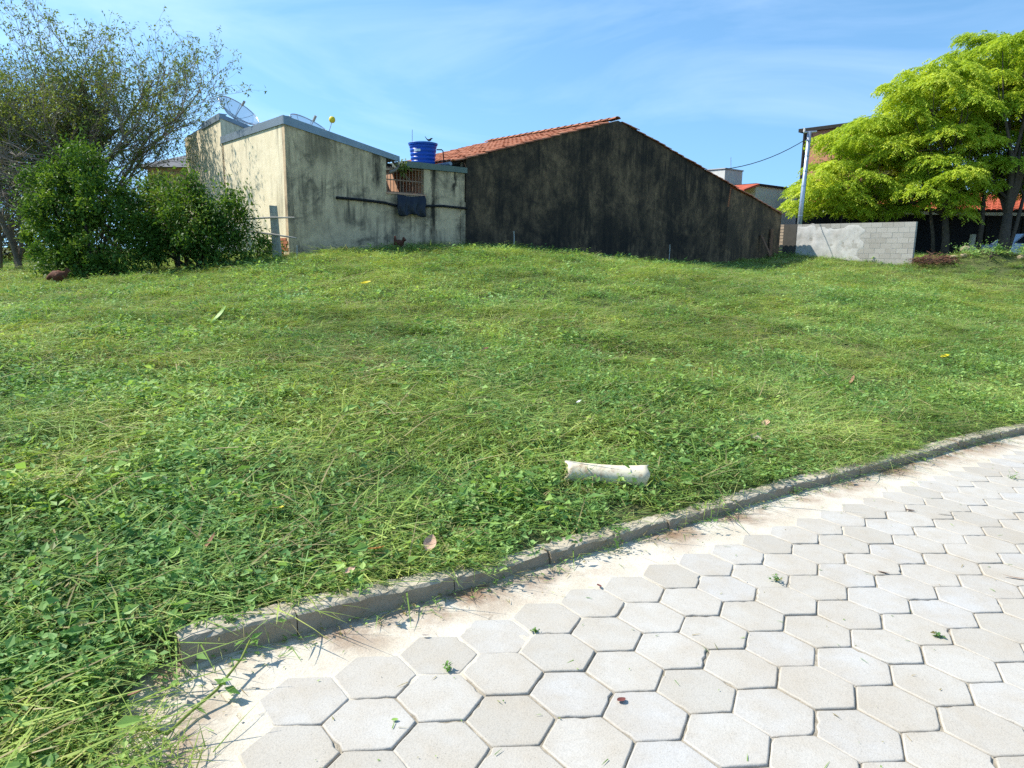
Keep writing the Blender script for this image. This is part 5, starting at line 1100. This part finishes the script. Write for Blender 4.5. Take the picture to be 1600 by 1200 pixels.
DRYB = simple('dry_brown_leaf', (.30, .165, .10), .8, .3, 30, .3); DRYP = simple('dry_pinkish_leaf', (.56, .36, .25), .8, .25, 30, .3); DRYG = simple('dry_grey_leaf', (.33, .28, .24), .8, .25, 30, .3); YEL = simple('yellow_leaf', (.62, .50, .02), .6, .15, 20, .1); LGRN = simple('pale_green_leaf', (.22, .36, .07), .5, .15, 20, .1); RED = simple('dark_red_leaf', (.16, .05, .04), .7, .3, 30, .2)
for (x, y, L, W, mt, az, tl, lab) in ((330, 850, .085, .035, DRYB, .5, -.9, 'long curled dry brown leaf standing in the grass, lower left'), (672, 853, .085, .06, DRYP, 1.3, -.7, 'broad pinkish dry leaf in the grass just above the kerb'), (588, 862, .08, .03, simple('orange_leaf', (.45, .2, .05), .7, .3, 30, .2), .2, -.1, 'orange-brown leaf scrap lying left of the broad pinkish leaf'), (548, 896, .05, .035, DRYP, .8, -.3, 'small pinkish leaf scrap near the kerb below the orange one'), (212, 1090, .045, .03, DRYB, .3, -.3, 'dull brown leaf in the grass near the bottom left corner'),
        (1197, 664, .085, .07, DRYP, .9, -.5, 'rosy dry leaf in the grass above the far kerb'), (1180, 687, .09, .06, DRYG, 2.6, -.2, 'greyish curled leaf just below the rosy one'), (1332, 596, .13, .06, DRYB, .7, -.8, 'brown leaf standing in the middle of the grass on the right'), (1477, 559, .15, .12, YEL, .4, -.3, 'bright yellow leaf in the grass on the right'), (572, 444, .17, .10, YEL, .2, -.2, 'yellow leaf far up the slope below the barred opening'),
        (756, 549, .12, .07, RED, .3, -.3, 'dark reddish leaf in the mid grass, centre of the picture'), (275, 868, .06, .045, LGRN, 1.2, -.6, 'pale green cut leaf left of the long brown leaf'), (440, 798, .045, .035, YEL, .2, -.4, 'small yellow-green leaf left of the broken pipe'), (345, 497, .32, .16, LGRN, 1.1, -.7, 'large pale green leaf sticking out of the upper left grass'), (905, 630, .05, .03, simple('white_scrap', (.8, .8, .8), .6, .05, 10, 0), .4, -.4, 'tiny white scrap in the grass above the pipe')):
    one_leaf('fallen_leaf', lab, hit(x, y, .075) + Vector((0, 0, .012)), az, L, W, mt, .5, tl, group='fallen leaves in the grass')
def onroad(x, y):
    d = ray(x, y); t = -EYE / (d[2] - SX * d[0]); q = CAMP + d * t; return Vector((q[0], q[1], SX * q[0]))
for (x, y, L, W, mt, az, lab) in ((971, 1096, .035, .028, RED, .6, 'dark red leaf scrap on the nearest pavers'), (936, 917, .035, .022, RED, 1.9, 'dark leaf scrap at the mortar edge'), (1380, 896, .06, .02, DRYB, -.5, 'narrow brown leaf on the mid pavers'), (1422, 799, .06, .025, RED, -.2, 'dark leaf on the far pavers'), (1478, 805, .12, .012, DRYG, -.1, 'thin grey-brown twig leaf on the far pavers'), (1590, 905, .14, .015, DRYB, -.25, 'long narrow brown leaf at the right edge of the pavers'), (617, 1127, .022, .014, LGRN, .2, 'small round green leaf on the chipped paver'), (665, 995, .03, .016, DRYG, .1, 'grey stone chip on the mortar')):
    one_leaf('pavement_leaf', lab, onroad(x, y) + Vector((0, 0, .006)), az, L, W, mt, .25, .03, group='leaf scraps on the pavers')
def weed(label, p, n, hgt):
    r0 = thing('paver_weed', label, 'weed', tuple(p), 'weeds growing in paver joints'); L = Leafy()
    for k in range(n):
        d = rdir(rnd.uniform(.5, 1.3)); ln = hgt * rnd.uniform(.5, 1); L.blade(p, d, ln, .003, .5, (.5, 0), 3)
        for q in range(5):
            s_ = rnd.uniform(.012, .024); L.leaf(Vector(p) + d * ln * (.25 + .17 * q), rdir(rnd.uniform(-.2, .5)), (rnd.gauss(0, .4), rnd.gauss(0, .4), 1), s_, s_ * .6, tint(0, .7, .1))
    link('sprig', L.mesh('sprig', WEED), r0)
for (x, y, n, hg, lab) in ((1213, 908, 6, .07, 'leafy weed sprouting between mid pavers'), (703, 1046, 4, .035, 'small weed in a joint among the nearest pavers'), (1466, 996, 4, .04, 'small weed on the pavers toward the right edge'), (1580, 748, 6, .08, 'weed tuft on the far right pavers'), (836, 986, 4, .025, 'tiny weed in a joint beside the mortar'), (965, 858, 7, .10, 'leafy weed rooted at the kerb foot under the pipe'), (1245, 772, 6, .09, 'small weed at the foot of the far kerb')):
    weed(lab, onroad(x, y), n, hg)
sp_ = [onroad(217, 1150), onroad(262, 1152), onroad(300, 1120), onroad(340, 1095), onroad(378, 1050), onroad(392, 1030)]; hz = [.03, .012, .02, .04, .05, .075]
r0 = thing('cut_stem', 'long green cut stem with leaves lying over the mortar edge', 'stem', tuple(sp_[0])); b = MB(); b.tube([q + Vector((0, 0, z)) for q, z in zip(sp_, hz)], [.006, .006, .005, .005, .004, .003], 6); b.build('stalk', simple('green_stalk', (.20, .25, .05), .5, .2, 20, .1), r0, smooth=True)
L = Leafy()
for (k, s) in ((2, .05), (3, .065), (3, .06), (3, .05), (4, .04), (5, .05), (5, .045), (5, .05), (5, .035), (4, .05)):
    L.leaf(sp_[k] + Vector((rnd.gauss(0, .015), rnd.gauss(0, .015), hz[k] + .005)), rdir(rnd.uniform(-.3, .5)), (rnd.gauss(0, .4), rnd.gauss(0, .4), 1), s, s * .5, tint(.2, .9, 0), .3)
link('leaves', L.mesh('leaves', WEED), r0)
# clippings scattered on mortar and pavers
L = Leafy(); cnt = 0
while cnt < 2600:
    k = rnd.randrange(60, len(EP) - 20); q = EP[k]; tt = EP[k + 1] - EP[k]; tt = tt / np.linalg.norm(tt); off = rnd.expovariate(1 / .055) if rnd.random() < .78 else rnd.uniform(0, 3.0)
    if rnd.random() < .35 and k > 300: continue
    x, y = q[0] + tt[1] * off, q[1] - tt[0] * off
    if y > 9 or y < .5: continue
    p = Vector((x, y, SX * x + .004 + (.02 * rnd.random() if off < .05 else 0))); cnt += 1
    if rnd.random() < .6: L.blade(p, rdir(rnd.uniform(-.02, .12)), rnd.uniform(.008, .05) if off > .1 else rnd.uniform(.02, .10), rnd.uniform(.0015, .004), .05, tint(.0, .9, .35), 2)
    else: s_ = rnd.uniform(.006, .014) if off > .08 else rnd.uniform(.01, .03); L.leaf(p, rdir(rnd.uniform(-.05, .3)), (rnd.gauss(0, .3), rnd.gauss(0, .3), 1), s_, s_ * .5, tint(0, .9, .4))
link('grass_clippings', L.mesh('grass_clippings', WEED), kind='stuff', label='grass clippings scattered along the kerb foot and pavers')
# pebbles and crumbs on the mortar
b = MB()
for k in range(260):
    i = rnd.randrange(90, len(EP) - 60); q = EP[i]; tt = EP[i + 1] - EP[i]; tt = tt / np.linalg.norm(tt); off = rnd.expovariate(1 / .2); x, y = q[0] + tt[1] * off, q[1] - tt[0] * off
    s = rnd.uniform(.0015, .0045) * (2.2 if rnd.random() < .06 else 1); z = SX * x + s * .4; vv = [(x + s * a * rnd.uniform(.7, 1.3), y + s * c * rnd.uniform(.7, 1.3), z + s * d_ * rnd.uniform(.6, 1.1)) for a, c, d_ in ((1, 0, 0), (-1, 0, 0), (0, 1, 0), (0, -1, 0), (0, 0, 1), (0, 0, -1))]
    b.add(vv, [(0, 2, 4), (2, 1, 4), (1, 3, 4), (3, 0, 4), (2, 0, 5), (1, 2, 5), (3, 1, 5), (0, 3, 5)])
b.build('gravel_crumbs', simple('stone_crumb', (.42, .38, .32), .9, .4, 50, 0), kind='stuff', label='small stone crumbs scattered over the mortar strip')
# heap of dead branches and stones by the block wall end
c = at(1462, 413, 26.4); t = thing('brush_pile', 'heap of dry reddish-brown branches beside the block wall end', 'brush pile', tuple(c)); b = MB(); gz = float(ground(np.array([c[0]]), np.array([c[1]]))[0])
for k in range(260):
    a = rnd.uniform(0, 6.28); q = rnd.random() ** .5; p = Vector((c[0] + math.cos(a) * q * .85, c[1] + math.sin(a) * q * .5, gz + rnd.uniform(0, .42) * (1 - q * .7) + .03)); d = Vector((rnd.gauss(0, 1), rnd.gauss(0, .6), rnd.gauss(0, .25))).normalized(); l = rnd.uniform(.2, .7); b.tube([p - d * l / 2, p + Vector((0, 0, rnd.gauss(.02, .03))), p + d * l / 2], [.012, .010, .004], 3, cap=False)
b.build('twigs', simple('red_brown_twig', (.17, .085, .055), .95, .35, 8, .2), t, kind='stuff')
def rock(label, p, s):
    bm = bmesh.new(); bmesh.ops.create_icosphere(bm, subdivisions=2, radius=1)
    for v_ in bm.verts: v_.co *= 1 + .22 * mnoise.noise(v_.co * 1.7 + Vector(p)); v_.co = Vector((v_.co.x * s[0], v_.co.y * s[1], v_.co.z * s[2])) + Vector(p)
    me = bpy.data.meshes.new('stone'); bm.to_mesh(me); bm.free(); me.materials.append(ROCK); link('stone', me, label=label, category='stone', group='stones on the weedy mound')
ROCK = simple('tan_stone', (.40, .31, .20), .95, .25, 12, .4)
for (x, y, s, lab) in ((1508, 391, .20, 'tan stone at the crest of the weedy mound'), (1490, 404, .15, 'tan stone on the flank of the mound near the branch heap'), (1506, 401, .13, 'small tan stone lower on the mound, between two larger stones'), (1596, 404, .16, 'tan stone at the right edge of the mound')):
    p = hit(x, y); rock(lab, p + Vector((0, 0, .04)), (s, s * .8, s * .6))
bush('low leafy weeds covering the mound before the trees', [(tuple(hit(x, y) + Vector((0, 0, .08))), (.55, .4, .13)) for x, y in ((1500, 402), (1530, 396), (1560, 400), (1590, 402), (1615, 405), (1545, 410))], 2600, 77, WEED, .08, name='mound_weeds')
